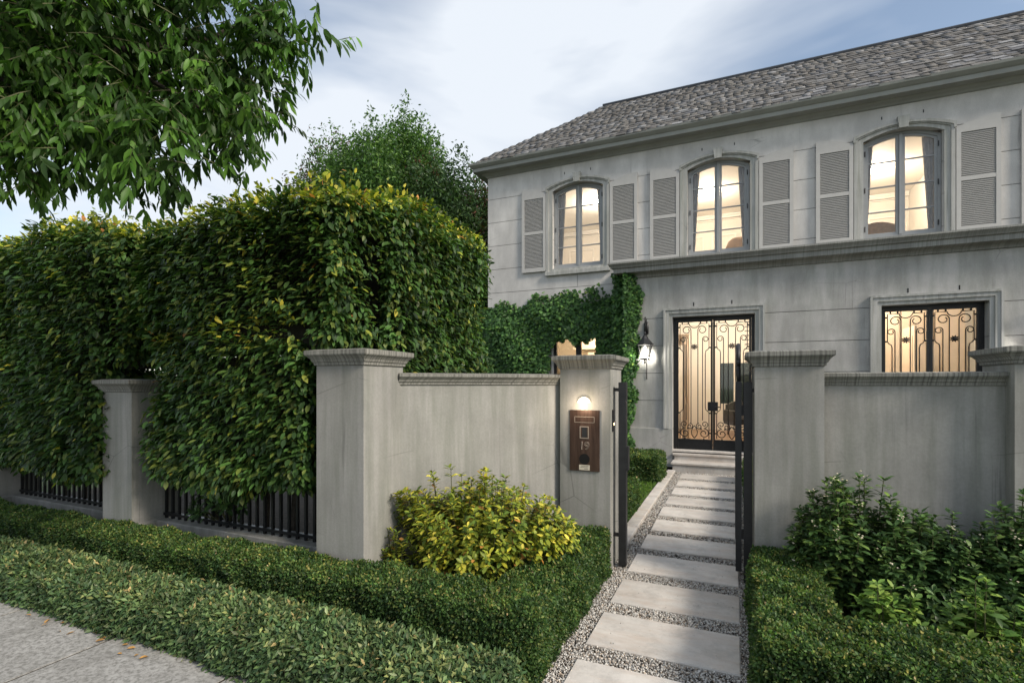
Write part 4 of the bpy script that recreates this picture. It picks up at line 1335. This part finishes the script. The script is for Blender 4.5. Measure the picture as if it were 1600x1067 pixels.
def hedge(name, label, boxes, leaf, density, size, palette, tips, droop=0.0, core=0.05, singles=0, mat='leaf', layers=(0.0, 0.03, 0.06), amp=0.03, ws=1.0, faces='xXyYZ', round_=0.08, cat='hedge', group=None, zscale=None, spread=0.9, tipz=0.6, holes=9.0, shoots=0, shingle=False):
    b0 = boxes[0]
    t = thing(name, label, cat, group, ((b0[0] + b0[1]) / 2, (b0[2] + b0[3]) / 2, b0[4]))
    org = np.array(t.location)
    Ps, Ds, Ns, Ss, Cs, Es = [], [], [], [], [], []
    for li, dep in enumerate(layers):
        P, N = box_shell(boxes, density, faces, round_)
        n = len(P)
        dd = dep + rng.uniform(-0.5, 0.5, n) * (layers[1] - layers[0] if len(layers) > 1 else 0.03)
        P = P + N * (wobble(P, ws, amp) - dd)[:, None] + rng.normal(size=(n, 3)) * size * 0.25
        if holes < 5:
            hn = wobble(P * np.array([1, 1, 1.3]) + 1.9, 2.6, 1.0)
            kp = (hn > -holes) | (N[:, 2] > 0.5) | (rng.uniform(size=n) < 0.12)
            P, N = P[kp], N[kp]
            n = len(P)
        out = N + np.array([0, 0, -droop])
        if shingle:
            D = unit(N * 0.75 + np.array([-0.15, -0.1, -0.5]) + rand_dirs(n) * 0.62)
            Nn = unit(N * 0.55 + np.array([0, 0, 0.85]) + rand_dirs(n) * 0.42)
        else:
            D = unit(out * 0.55 + rand_dirs(n) * spread)
            Nn = unit(N * 0.7 + np.array([0, 0, 0.5]) + rand_dirs(n) * 0.7)
        C = pick(palette, n)
        # younger, paler leaves sit on the clipped top and scattered patches
        pt = wobble(P + 3.7, ws * 2.3, 1.0)
        tipm = (rng.uniform(size=n) < np.clip(np.clip(N[:, 2] / tipz, 0, 1) ** 2 * (0.75 if shingle else 0.5) + 0.14 * (pt > 0.35), 0, 1) * (1.0 if li == 0 else 0.3)) & (pt > -0.5)
        C[tipm] = pick(tips, int(tipm.sum()))
        C *= (1 + 0.28 * wobble(P * 1.0 + 7.1, ws * 3.1, 1.0))[:, None].clip(0.5, 1.6)
        Ps.append(P); Ds.append(D); Ns.append(Nn); Cs.append(C)
        Ss.append(size * rng.uniform(0.5, 1.3, n)); Es.append(np.full(n, 1.0 if li == 0 else 0.1))
    if shoots:
        for (x0, x1, y0, y1, z0, z1) in boxes:
            k = int(shoots * (x1 - x0) * (y1 - y0))
            b = np.stack([rng.uniform(x0 + .05, x1 - .05, k), rng.uniform(y0 + .05, y1 - .05, k), np.full(k, z1 - 0.02)], 1)
            ax = unit(np.array([0, 0, 1.0]) + rng.normal(size=(k, 3)) * 0.45)
            L = rng.uniform(0.04, 0.2, k)
            for q in range(6):
                P = b + ax * (L * q / 5)[:, None]
                Ps.append(P); Ds.append(unit(ax * 0.6 + rand_dirs(k))); Ns.append(unit(rand_dirs(k) + np.array([0, -0.3, 0.6])))
                Cs.append(pick(tips, k)); Ss.append(size * rng.uniform(0.5, 1.0, k)); Es.append(np.full(k, 0.3))
    P = np.concatenate(Ps)
    if zscale is not None:
        P[:, 2] *= zscale(P[:, 0])
    P = P - org
    # singles need camera space, so hand over world-space scores through an offset
    foliage_at(t, org, leaf, P, np.concatenate(Ds), np.concatenate(Ns), np.concatenate(Ss), np.concatenate(Cs), mat, singles, np.concatenate(Es))
    m = MB()
    for (x0, x1, y0, y1, z0, z1) in boxes:
        k0 = 1 if zscale is None else float(zscale(np.array([x0]))[0])
        k1 = 1 if zscale is None else float(zscale(np.array([x1]))[0])
        a, b, c, d = x0 + core, x1 - core, y0 + core, y1 - core
        za, zb0, zb1 = z0, z1 * k0 - core, z1 * k1 - core
        vs = [(a, c, za), (b, c, za), (b, d, za), (a, d, za), (a, c, zb0), (b, c, zb1), (b, d, zb1), (a, d, zb0)]
        m.add([tuple(Vector(v) - t.location) for v in vs], [(0, 3, 2, 1), (4, 5, 6, 7), (0, 1, 5, 4), (1, 2, 6, 5), (2, 3, 7, 6), (3, 0, 4, 7)])
    m.build('shade_core', 'twig', t)  # solid dark box standing for inner twigs, added to block light and darken gaps
    return t

def foliage_at(t, org, leaf, P, D, N, S, C, mat, singles=0, exposed=None, name='foliage'):
    Fm = frames(D, N)
    n = len(P)
    keep = np.ones(n, bool)
    if singles:
        W = P + org
        u, v, zc = cam_uvz(W)
        vis = (zc > 0.3) & (np.abs(u) < 1.0) & (v < 0.74) & (v > -0.58)
        score = np.where(vis, S / np.maximum(zc, 0.1), 0)
        if exposed is not None:
            score = score * exposed
        order = np.argsort(-score)[:singles]
        keep[order] = False
        nt = 6
        cl = C[order]
        br = np.argsort(cl.sum(1))
        for q in range(nt):
            sel = br[q * len(br) // nt:(q + 1) * len(br) // nt]
            cm = cl[sel].mean(0)
            me = np_mesh('leaf', leaf[0], leaf[1], mat, np.repeat(cm[None], len(leaf[0]), 0))
            for s in sel:
                i = order[s]
                M = Matrix.Identity(4)
                for r_ in range(3):
                    for c_ in range(3):
                        M[r_][c_] = Fm[i, r_, c_] * S[i]
                    M[r_][3] = P[i, r_]
                o = bpy.data.objects.new('leaf', me)
                o.parent = t
                o.matrix_basis = M
                COL.objects.link(o)
    V, F, CC = leaf_arrays(leaf, P[keep], Fm[keep], S[keep], C[keep])
    o = put(bpy.data.objects.new(name, np_mesh(name, V, F, mat, CC)), t)
    o['kind'] = 'stuff'
    return o

G_DARK, G_MID, G_OLIVE = (0.022, 0.045, 0.016), (0.04, 0.085, 0.02), (0.075, 0.10, 0.022)
Y_GRN, YEL = (0.19, 0.22, 0.03), (0.36, 0.31, 0.045)
PAL_HORN = [(G_DARK, 3), (G_MID, 4.5), (G_OLIVE, 2)]
TIP_HORN = [(G_OLIVE, 1.5), (Y_GRN, 2.5), (YEL, 0.9), ((0.3, 0.13, 0.04), 0.2)]
PAL_BOX = [((0.02, 0.045, 0.014), 4), ((0.04, 0.075, 0.02), 4), ((0.08, 0.10, 0.028), 1.4)]
TIP_BOX = [((0.11, 0.135, 0.035), 3), ((0.2, 0.18, 0.05), 0.7), ((0.06, 0.11, 0.025), 5), ((0.3, 0.22, 0.12), 0.15)]
PAL_JAS = [((0.03, 0.06, 0.024), 4), ((0.055, 0.09, 0.034), 4), ((0.09, 0.11, 0.05), 1.5)]
TIP_JAS = [((0.15, 0.165, 0.06), 3), ((0.26, 0.2, 0.09), 0.7), ((0.08, 0.12, 0.045), 8)]

# tall hedge blocks on stems
hedge('tall_hedge', 'tall clipped hornbeam hedge block behind the corner pillar', [(-4.95, -2.95, 2.83, 3.55, 0.74, 2.1), (-5.12, -2.66, 2.86, 3.6, 1.85, 3.12), (-4.2, -2.55, 3.4, 5.25, 1.15, 3.2)], T_HORN, 640, 0.068, PAL_HORN, TIP_HORN, droop=0.35, core=0.27, singles=300, layers=(0.0, 0.06, 0.12, 0.18, 0.24), amp=0.09, ws=1.5, faces='xXyYZz', round_=0.2, group='tall clipped hedge along the fence', holes=0.92, shoots=70, shingle=True)
hedge('tall_hedge', 'tall clipped hornbeam hedge block over the far left fence', [(-9.2, -5.5, 2.78, 3.6, 0.66, 3.16), (-6.5, -5.2, 2.84, 3.6, 1.75, 3.14)], T_HORN, 540, 0.072, PAL_HORN, TIP_HORN, droop=0.35, core=0.27, singles=200, layers=(0.0, 0.06, 0.12, 0.18, 0.24), amp=0.09, ws=1.4, faces='xXyYZz', round_=0.2, group='tall clipped hedge along the fence', holes=0.92, shoots=60, shingle=True)
for t in [o for o in COL.objects if o.name.startswith('tall_hedge')]:
    ox, oy, oz = t.location
    lo_, hi_ = (-4.7, -3.05) if '.0' not in t.name else (-9.0, -5.3)
    k = 0
    x = lo_
    while x < hi_:
        MB().tube([(x - ox, 3.42 - oy, -0.02 - oz), (x - ox + 0.03, 3.43 - oy, 0.6 - oz), (x - ox + random.uniform(-.1, .1), 3.4 - oy, 1.6 - oz), (x - ox + random.uniform(-.15, .15), 3.38 - oy, 2.6 - oz)], 0.032, 6, 0.012).build('trunk', 'bark', t)
        x += 0.34

zs = lambda X: np.interp(X, [-9, -5, -2.4, -1.0], [0.84, 0.88, 0.97, 1.0])
hedge('box_hedge', 'low clipped box hedge in front of the fence turning along the path', [(-9, -0.97, 2.52, 2.88, -0.01, 0.36), (-1.36, -0.965, 2.53, 4.30, -0.01, 0.365)], T_BOX, 12500, 0.0205, PAL_BOX, TIP_BOX, core=0.045, layers=(0.0, 0.015, 0.03), amp=0.026, ws=4.0, round_=0.05, zscale=zs, mat='leaf', spread=1.1)
hedge('box_hedge', 'low clipped box hedge right of the path turning along the street', [(0.12, 0.53, 2.7, 4.30, -0.01, 0.37), (0.125, 3.6, 2.68, 3.14, -0.01, 0.365)], T_BOX, 12500, 0.0205, PAL_BOX, TIP_BOX, core=0.045, layers=(0.0, 0.015, 0.03), amp=0.026, ws=4.0, round_=0.05, spread=1.1)
zs2 = lambda X: np.interp(X, [-9, -4.5, -2.4, -0.9], [0.92, 0.95, 1.0, 1.0])
hedge('groundcover_hedge', 'loose leafy edging row along the footpath left of the path', [(-9, -0.94, 1.93, 2.33, -0.01, 0.265), (-9, -0.96, 2.36, 2.56, -0.01, 0.05)], T_JAS, 6400, 0.036, PAL_JAS, TIP_JAS, core=0.05, singles=300, layers=(0.0, 0.025, 0.05), amp=0.025, ws=2.4, round_=0.09, zscale=zs2, droop=0.3, mat='leaf_gloss')
hedge('groundcover_hedge', 'loose leafy edging row along the footpath right of the path', [(0.06, 3.6, 1.93, 2.44, -0.01, 0.255), (0.08, 3.6, 2.46, 2.7, -0.01, 0.06)], T_JAS, 4200, 0.044, PAL_JAS, TIP_JAS, core=0.05, singles=120, layers=(0.0, 0.025, 0.05), amp=0.025, ws=2.4, round_=0.09, droop=0.3, mat='leaf_gloss')
hedge('box_hedge', 'small clipped box hedge just inside the gate left of the path', [(-1.62, -1.12, 4.95, 6.75, -0.01, 0.38)], T_BOX, 7000, 0.026, PAL_BOX, TIP_BOX, core=0.05, layers=(0.0, 0.02, 0.04), amp=0.02, ws=3.0, round_=0.06)
hedge('box_hedge', 'small clipped box hedge under the house wall beside the steps', [(-2.6, -1.08, 8.35, 9.3, -0.01, 0.42)], T_BOX, 5500, 0.03, PAL_BOX, TIP_BOX, core=0.05, layers=(0.0, 0.02, 0.04), amp=0.025, ws=3.0, round_=0.08)
hedge('box_hedge', 'small clipped box hedge behind the open gate right of the path', [(0.17, 0.6, 5.2, 9.3, -0.01, 0.38)], T_BOX, 2500, 0.03, PAL_BOX, TIP_BOX, core=0.05, layers=(0.0, 0.02), amp=0.02, ws=3.0, round_=0.06)

# lawn patch inside the gate
lp = MB().box(-3.2, -1.102, 6.76, 8.4, -0.1, 0.0).build('lawn', 'lawn'); tag(lp, kind='structure')
n = 9000
P = np.stack([rng.uniform(-3.2, -1.11, n), rng.uniform(6.77, 8.4, n), np.zeros(n)], 1)
D = unit(np.array([0, 0, 1.0]) + rng.normal(size=(n, 3)) * 0.35)
V, F, CC = leaf_arrays((T_BOX[0] * np.array([1, 0.35, 1]), T_BOX[1]), P, frames(D, rand_dirs(n)), rng.uniform(0.03, 0.055, n), pick([((0.06, 0.12, 0.02), 3), ((0.1, 0.16, 0.03), 2)], n))
o = put(bpy.data.objects.new('grass', np_mesh('grass', V, F, 'leaf', CC)))
tag(o, 'short green lawn patch between the two small hedges', 'grass', kind='stuff')

# ivy on the house
def ivy():
    t = thing('ivy', 'dense green ivy covering the lower left house wall', 'ivy', loc=(-3.4, YU, 0))
    org = np.array(t.location)
    Ps, Ns = [], []
    n = 24000
    X = rng.uniform(-5.45, XP - 0.05, n); Z = rng.uniform(0.0, 3.75, n)
    top = 3.28 + 0.10 * np.sin(X * 3.1) + 0.08 * np.sin(X * 7.7 + 1) + np.clip((X + 5.4) * 0.25, 0, 0.15) + rng.normal(size=n) * 0.05
    ok = Z < top
    hole = (X > LW[0] - 0.05) & (X < LW[1] - 0.0) & (Z < 2.5 + 0.05 * np.sin(X * 9) + 0.05 * np.sin(X * 23)) & (Z > 0.7)
    ok &= ~hole
    th = 0.22 * np.clip((top - Z) / 0.4, 0.3, 1) * (0.85 + 0.3 * np.sin(X * 4 + Z * 3))
    dep = rng.uniform(0, 1, n) ** 0.45 * th
    P = np.stack([X, YU - 0.02 - dep, Z], 1)[ok]
    Ps.append(P); Ns.append(np.tile(np.array([0.1, -1.0, 0.25]), (len(P), 1)))
    # column wrapped round the corner of the projecting part
    n = 8000
    Z = rng.uniform(0.0, 3.82, n)
    half = np.interp(Z, [0, 0.6, 1.4, 2.6, 3.3, 3.82], [0.12, 0.13, 0.19, 0.28, 0.31, 0.24])
    wv = 0.04 * np.sin(Z * 6.3) + 0.03 * np.sin(Z * 13 + 2)
    X = XP + 0.02 - 0.3 * rng.uniform(0, 1, n) + (half + wv) * rng.uniform(0, 1, n) ** 0.8
    dep = rng.uniform(0, 1, n) ** 0.5 * 0.17
    Yc = np.where(X > XP, YF - 0.02 - dep * (1 - np.clip((X - XP) / 0.35, 0, 0.7)), YF + 0.10 - dep - 0.1 * (X - XP + 0.3))
    P2 = np.stack([X, Yc, Z], 1)
    Ps.append(P2); Ns.append(np.stack([np.where(X > XP, 0.15, -0.35), np.full(n, -0.9), np.full(n, 0.3)], 1))
    # the return face left of the projecting part
    n = 2600
    Z = rng.uniform(0, 3.8, n)
    P3 = np.stack([XP - 0.02 - rng.uniform(0, 1, n) ** 0.5 * 0.25, rng.uniform(YF, YU, n), Z], 1)
    Ps.append(P3); Ns.append(np.tile(np.array([-0.7, -0.6, 0.3]), (n, 1)))
    # a stray tuft above
    n = 90
    P4 = np.array([-2.72, YU - 0.1, 3.50]) + rng.normal(size=(n, 3)) * np.array([0.11, 0.05, 0.09])
    Ps.append(P4); Ns.append(np.tile(np.array([0.0, -1.0, 0.25]), (n, 1)))
    P = np.concatenate(Ps); N = np.concatenate(Ns)
    m = len(P)
    D = unit(np.array([0, -0.35, -0.8]) + rand_dirs(m) * 0.75)
    N = unit(N + rand_dirs(m) * 0.42)
    C = pick([((0.028, 0.065, 0.022), 4), ((0.045, 0.10, 0.028), 4), ((0.075, 0.15, 0.035), 1.5), ((0.15, 0.22, 0.05), 0.15)], m)
    foliage_at(t, org, T_IVY, P - org, D, N, rng.uniform(0.05, 0.095, m), C, 'leaf')
    st = MB()
    for k in range(26):
        x = random.uniform(-5.2, -2.0)
        if LW[0] - 0.05 < x < LW[1] + 0.05: continue
        pts = [(x - org[0] + random.uniform(-.08, .08), -0.02, z) for z in (0, 0.8, 1.6, 2.4, 3.1)]
        st.tube(pts, 0.014, 5, 0.006)
    st.build('stems', 'bark', t)
ivy()

# shrubs
def shrub(name, label, base, rx, ry, h, nst, leaf, size, palette, group=None, per=9, whorls=3, seed=0, lean=(0, 0), flowers=0, top_frac=0.5, mat='leaf_gloss', singles=0, minz=0.25):
    rs = np.random.default_rng(seed)
    t = thing(name, label, 'shrub', group, base)
    st = MB()
    P, D, N, S, fl = [], [], [], [], []
    for k in range(nst):
        a = rs.uniform(0, 2 * math.pi)
        rr = math.sqrt(rs.uniform(0, 1))
        zt = h * (minz + (1 - minz) * math.sqrt(max(0, 1 - rr * rr * 0.85))) * rs.uniform(0.62, 1.06) * (1 + 0.1 * math.sin(3 * a + seed))
        e = np.array([rx * rr * math.cos(a) + lean[0], ry * rr * math.sin(a) + lean[1], zt])
        b = np.array([rx * 0.25 * rr * math.cos(a), ry * 0.25 * rr * math.sin(a), 0.0])
        mid = (b + e) / 2 + np.array([0.1 * rx * math.cos(a), 0.1 * ry * math.sin(a), 0.05 * h])
        pts = [b, b * 0.6 + mid * 0.4, mid, mid * 0.5 + e * 0.5 + np.array([0, 0, 0.01]), e]
        st.tube(pts, 0.006, 4, 0.0025)
        for w in range(whorls):
            f_ = 1 - top_frac * (w / whorls) ** 1.35
            c = b * (1 - f_) ** 2 + 2 * mid * f_ * (1 - f_) + e * f_ * f_
            ax = unit((e - mid)[None])[0]
            for j in range(per):
                ang = 2 * math.pi * (j / per) + rs.uniform(0, 0.6)
                q = rs.normal(size=3)
                side = np.cross(ax, np.array([math.cos(ang), math.sin(ang), 0.3]))
                d = unit((side * 0.8 + ax * (0.55 if w == 0 else 0.25) + q * 0.15)[None])[0]
                P.append(c + q * 0.008); D.append(d); N.append(ax + q * 0.25 + np.array([0, 0, 0.4]))
                S.append(size * rs.uniform(0.7, 1.2) * (1 if w else 0.85))
        if flowers and rs.uniform() < flowers:
            fl.append(e + np.array([0, 0, 0.012]))
    st.build('stems', 'stem', t)
    P, D, N, S = map(np.array, (P, D, N, S))
    foliage_at(t, np.array(base), leaf, P, D, N, S, pick(palette, len(P)), mat, singles, np.ones(len(P)))
    if fl:
        fm = MB()
        for c in fl:
            for q in range(5):
                o_ = rs.normal(size=3) * 0.014
                cc = c + o_
                fm.add([cc + np.array([0.008 * math.cos(x_), 0.008 * math.sin(x_), 0.003 * (i_ % 2)]) for i_, x_ in enumerate([0, 1.26, 2.5, 3.77, 5.03])] + [cc - np.array([0, 0, 0.006])], [(0, 1, 2, 3, 4), (1, 0, 5), (2, 1, 5), (3, 2, 5), (4, 3, 5), (0, 4, 5)])
        fm.build('flowers', 'petal', t, kind='stuff')
    return t
PAL_YEL = [((0.26, 0.25, 0.025), 3), ((0.15, 0.18, 0.025), 5), ((0.07, 0.11, 0.02), 3), ((0.36, 0.31, 0.05), 1.0), ((0.25, 0.12, 0.03), 0.4)]
PAL_DK = [((0.03, 0.06, 0.02), 4), ((0.05, 0.095, 0.026), 3), ((0.09, 0.14, 0.04), 1.3)]
PAL_BR = [((0.09, 0.16, 0.03), 3), ((0.14, 0.2, 0.04), 2), ((0.05, 0.1, 0.022), 2)]
shrub('golden_shrub', 'bushy golden yellow shrub in front of the angled wall', (-1.76, 3.42, 0.0), 0.76, 0.44, 0.84, 380, T_SHRUB, 0.058, PAL_YEL, per=8, whorls=6, seed=3, singles=280, minz=0.5, top_frac=0.8)
shrub('golden_shrub', 'small sprig of golden shrub at the foot of the corner pillar', (-2.30, 3.15, 0.0), 0.2, 0.15, 0.5, 34, T_SHRUB, 0.045, PAL_YEL, per=7, whorls=3, seed=5, singles=60)
shrub('flowering_shrub', 'dark shrub with white flower heads against the right gate pillar', (0.72, 4.10, 0.0), 0.36, 0.26, 0.92, 162, T_SHRUB, 0.058, PAL_DK + [((0.09, 0.14, 0.03), 1.5)], 'dark shrubs along the right garden wall', per=8, whorls=9, seed=8, flowers=0.3, singles=80, top_frac=0.95)
shrub('flowering_shrub', 'dark leafy shrub in the middle of the right garden wall', (1.15, 4.05, 0.0), 0.4, 0.3, 0.74, 175, T_SHRUB, 0.058, PAL_DK, 'dark shrubs along the right garden wall', per=8, whorls=9, seed=9, flowers=0.15, singles=80, top_frac=0.95)
shrub('flowering_shrub', 'dark leafy shrub with one tall shoot before the edge pillar', (1.62, 4.0, 0.0), 0.36, 0.3, 0.82, 162, T_SHRUB, 0.058, PAL_DK, 'dark shrubs along the right garden wall', per=8, whorls=9, seed=10, flowers=0.18, singles=80, top_frac=0.95)
shrub('flowering_shrub', 'dark leafy shrub at the right picture edge', (2.15, 3.95, 0.0), 0.4, 0.3, 0.76, 148, T_SHRUB, 0.058, PAL_DK, 'dark shrubs along the right garden wall', per=8, whorls=9, seed=12, flowers=0.15, singles=60, top_frac=0.95)
shrub('bright_shrub', 'small bright green plant inside the right hedge corner', (0.80, 3.45, 0.0), 0.17, 0.14, 0.5, 20, T_SHRUB, 0.062, PAL_BR, 'small bright plants in the right bed', per=7, whorls=4, seed=21, singles=80, top_frac=0.7)
shrub('bright_shrub', 'larger bright green plant behind the right street hedge', (1.22, 3.42, 0.0), 0.26, 0.16, 0.52, 28, T_SHRUB, 0.066, PAL_BR + [((0.04, 0.08, 0.02), 2)], 'small bright plants in the right bed', per=7, whorls=4, seed=22, singles=80, top_frac=0.7)
shrub('bright_shrub', 'low green plant by the street hedge at the right edge', (1.72, 3.4, 0.0), 0.24, 0.15, 0.46, 26, T_SHRUB, 0.062, PAL_BR + [((0.04, 0.08, 0.02), 4)], 'small bright plants in the right bed', per=7, whorls=4, seed=23, singles=60, top_frac=0.7)
shrub('fence_plant', 'broad-leaved green plant poking through the fence bars', (-4.3, 3.28, 0.28), 0.34, 0.12, 0.42, 26, T_SHRUB, 0.075, [((0.03, 0.06, 0.02), 3), ((0.06, 0.11, 0.03), 2)], per=6, whorls=3, seed=31, singles=60, lean=(0, -0.12))

# trees
def tree(name, label, base, trunk, limbs, clumps, leaf, size, n, palette, alt=None, singles=0, droop=0.5, group=None, compound=0, mat='leaf', inner=0.25):
    t = thing(name, label, 'tree', group, base)
    org = np.array(base, float)
    MB().tube([Vector(p) - Vector(base) for p in trunk[0]], trunk[1], 10, trunk[2]).build('trunk', 'bark', t, True)
    for pts, r0, r1 in limbs:
        MB().tube([Vector(p) - Vector(base) for p in pts], r0, 7, r1).build('limb', 'bark', t, True)
    vol = np.array([c[3] * c[4] * c[5] for c in clumps]) ** 0.75
    Ps, Cs, Es = [], [], []
    for ci, (c, w) in enumerate(zip(clumps, vol / vol.sum())):
        m = int(n * w)
        d = rand_dirs(m)
        rr = (inner + (1 - inner) * rng.uniform(0, 1, m) ** 0.55)
        lump = 1 + 0.22 * np.sin(d[:, 0] * 5 + ci) * np.sin(d[:, 1] * 6 + ci * 2) + 0.16 * np.sin(d[:, 2] * 9 + d[:, 0] * 7 + ci)
        P = np.array(c[:3]) + d * (rr * lump)[:, None] * np.array(c[3:6])
        Ps.append(P)
        pal = alt if (alt and len(c) > 6 and c[6]) else palette
        Cs.append(pick(pal, m))
    P = np.concatenate(Ps); C = np.concatenate(Cs)
    m = len(P)
    if compound:
        # pinnate leaves: leaflets in pairs along a drooping rachis
        ax = unit(rand_dirs(m) * 0.8 + np.array([0.1, 0.05, -0.55]))
        sd = unit(np.cross(ax, np.array([0, 0, 1.0]) + rand_dirs(m) * 0.3))
        P2, D2, N2, C2, S2 = [], [], [], [], []
        rac = MB()
        s0 = size * rng.uniform(0.75, 1.2, m)
        for j in range(compound):
            f_ = 0.35 + 0.65 * j / (compound - 1)
            for s in ((-1, 1) if j < compound - 1 else (0,)):
                base_ = P + ax * (f_ * 1.9 * s0)[:, None]
                dd = unit(ax * 0.6 + sd * (0.8 * s) + np.array([0, 0, -droop]) + rng.normal(size=(m, 3)) * 0.15)
                P2.append(base_); D2.append(dd); N2.append(np.cross(dd, sd * 1.0) * 0.0 + np.array([0, 0, 1.0]) + rng.normal(size=(m, 3)) * 0.45)
                C2.append(C * rng.uniform(0.85, 1.15, (m, 1))); S2.append(s0 * rng.uniform(0.85, 1.15, m))
        tri = np.stack([P, P + ax * (1.95 * s0)[:, None], P + ax * (1.0 * s0)[:, None] + np.array([0, 0, 0.006])], 1).reshape(-1, 3)
        o = put(bpy.data.objects.new('leaf_stalks', np_mesh('leaf_stalks', tri - org, np.arange(len(tri)).reshape(-1, 3), 'stem')), t)
        o['kind'] = 'stuff'
        P, D, N, C, S = map(np.concatenate, (P2, D2, N2, C2, S2))
    else:
        D = unit(rand_dirs(m) + np.array([0, 0, -droop]))
        N = unit(rand_dirs(m) * 0.8 + np.array([0, 0, 0.7]))
        S = size * rng.uniform(0.7, 1.25, m)
    foliage_at(t, org, leaf, P - org, D, N, S, C, mat, singles, np.ones(len(P)), name='crown')
    return t

PAL_ASH = [((0.022, 0.05, 0.01), 4), ((0.034, 0.08, 0.012), 4), ((0.06, 0.125, 0.018), 2)]
B = (-3.95, 0.25, 0.0)
tree('street_tree', 'large ash street tree whose leafy branches hang in from top left', B,
     ([(-3.95, 0.25, -0.05), (-3.93, 0.27, 1.2), (-3.85, 0.35, 2.4), (-3.7, 0.5, 3.4), (-3.55, 0.7, 4.6)], 0.13, 0.05),
     [([(-3.8, 0.4, 2.6), (-3.4, 1.0, 3.05), (-2.95, 1.5, 3.25), (-2.6, 1.9, 3.5), (-2.4, 2.1, 3.75)], 0.045, 0.008),
      ([(-3.75, 0.45, 2.9), (-3.2, 0.9, 3.5), (-2.8, 1.3, 3.9), (-2.6, 1.4, 4.1)], 0.04, 0.01),
      ([(-3.3, 1.15, 3.08), (-2.95, 1.45, 2.95), (-2.7, 1.6, 2.75)], 0.018, 0.005),
      ([(-2.9, 1.6, 3.25), (-2.65, 1.72, 3.1), (-2.5, 1.85, 3.0)], 0.014, 0.004),
      ([(-3.85, 0.35, 2.5), (-4.5, 0.9, 3.2), (-5.0, 1.4, 3.6)], 0.04, 0.01),
      ([(-3.7, 0.5, 3.3), (-4.2, -0.3, 4.2), (-4.6, -0.9, 4.8)], 0.04, 0.01)],
     [(-3.4, 1.3, 3.75, 0.95, 0.8, 0.75), (-2.85, 1.75, 3.55, 0.55, 0.5, 0.62), (-2.9, 1.5, 2.95, 0.40, 0.34, 0.28), (-2.58, 1.95, 3.3, 0.27, 0.27, 0.32), (-2.42, 1.8, 3.0, 0.28, 0.24, 0.26), (-2.32, 2.0, 3.62, 0.3, 0.25, 0.32), (-2.5, 1.5, 2.72, 0.3, 0.24, 0.24), (-3.0, 1.25, 2.72, 0.45, 0.3, 0.22), (-3.35, 1.2, 3.0, 0.55, 0.42, 0.33), (-3.0, 1.45, 3.2, 0.5, 0.4, 0.4), (-2.8, 1.5, 4.4, 0.8, 0.7, 0.6), (-4.3, 1.3, 3.7, 0.8, 0.7, 0.8), (-4.0, 0.3, 4.8, 1.3, 1.2, 0.9)],
     T_ASH, 0.068, 8600, PAL_ASH, singles=300, droop=0.75, compound=4, inner=0.1)
PAL_PEAR = [((0.03, 0.065, 0.02), 3), ((0.05, 0.105, 0.026), 4), ((0.09, 0.155, 0.04), 2.5)]
PAL_RED = [((0.06, 0.03, 0.02), 3), ((0.09, 0.045, 0.03), 2), ((0.035, 0.05, 0.02), 2)]
def spikes(cx, cy, z0, z1, spread, k, seed, red=()):
    rs = random.Random(seed)
    out = []
    for i in range(k):
        a = 2 * math.pi * i / k + rs.uniform(-.3, .3)
        r_ = spread * math.sqrt(rs.uniform(0.05, 1))
        zt = z1 - (r_ / spread) ** 2 * (z1 - z0) * 0.45 * rs.uniform(0.6, 1.2)
        hh = (zt - z0) / 2
        out.append((cx + r_ * math.cos(a), cy + r_ * math.sin(a), z0 + hh * 1.25, 0.72 + rs.uniform(0, 0.3), 0.7, hh * 0.74, i in red))
    return out
def pear(name, label, x, y, z1, spread, k, seed, n, red=(), pal=PAL_PEAR):
    cl = spikes(x, y, min(4.6, z1 * 0.45), z1, spread, k, seed, red)
    limbs = [([(x, y, 1.8), (x + (c[0] - x) * 0.5, y + (c[1] - y) * 0.5, 3.6), (c[0], c[1], c[2] + c[5] * 0.6)], 0.07, 0.015) for c in cl]
    tree(name, label, (x, y, -0.05), ([(x, y, -0.05), (x + 0.05, y, 1.0), (x, y, 2.4), (x, y, z1 - 1.5)], 0.17, 0.04), limbs, cl, T_JAS, 0.125, n, pal, alt=PAL_RED, droop=0.3, group='trees behind the hedge', inner=0.15)
pear('pear_tree', 'tall green ornamental pear tree rising behind the hedge', -10.2, 13.6, 10.6, 1.9, 18, 4, 80000, red=())
pear('pear_tree', 'darker tree with reddish leaves between pear tree and house', -8.0, 13.4, 9.3, 1.35, 12, 6, 32000, red=(1, 4, 7), pal=[((0.025, 0.05, 0.02), 4), ((0.04, 0.075, 0.025), 3)])
pear('pear_tree', 'slimmer tree with purple-brown top left of the pear tree', -12.7, 13.6, 10.7, 1.0, 8, 9, 18000, red=(0, 1, 2, 3, 4, 5))
pear('pear_tree', 'low dark tree filling the gap beside the house corner', -6.6, 12.2, 5.6, 0.9, 7, 14, 14000, pal=[((0.02, 0.04, 0.016), 4), ((0.03, 0.06, 0.02), 3)])

# fallen leaves on the footpath edge
lm = np_mesh('fallen_leaf', T_SHRUB[0], T_SHRUB[1], 'brown_leaf', None)
for i in range(16):
    o = put(bpy.data.objects.new('fallen_leaf', lm))
    x = random.uniform(-4.6, -1.7)
    o.location = (x, 1.90 - abs(random.gauss(0, 0.05)), 0.012)
    s = random.uniform(0.03, 0.055)
    o.scale = (s, s, s)
    o.rotation_euler = (random.uniform(-.3, .3), random.uniform(-.3, .3), random.uniform(0, 6.28))
    tag(o, 'dry fallen leaf on the footpath by the edging row', 'leaf', 'fallen leaves on the footpath')
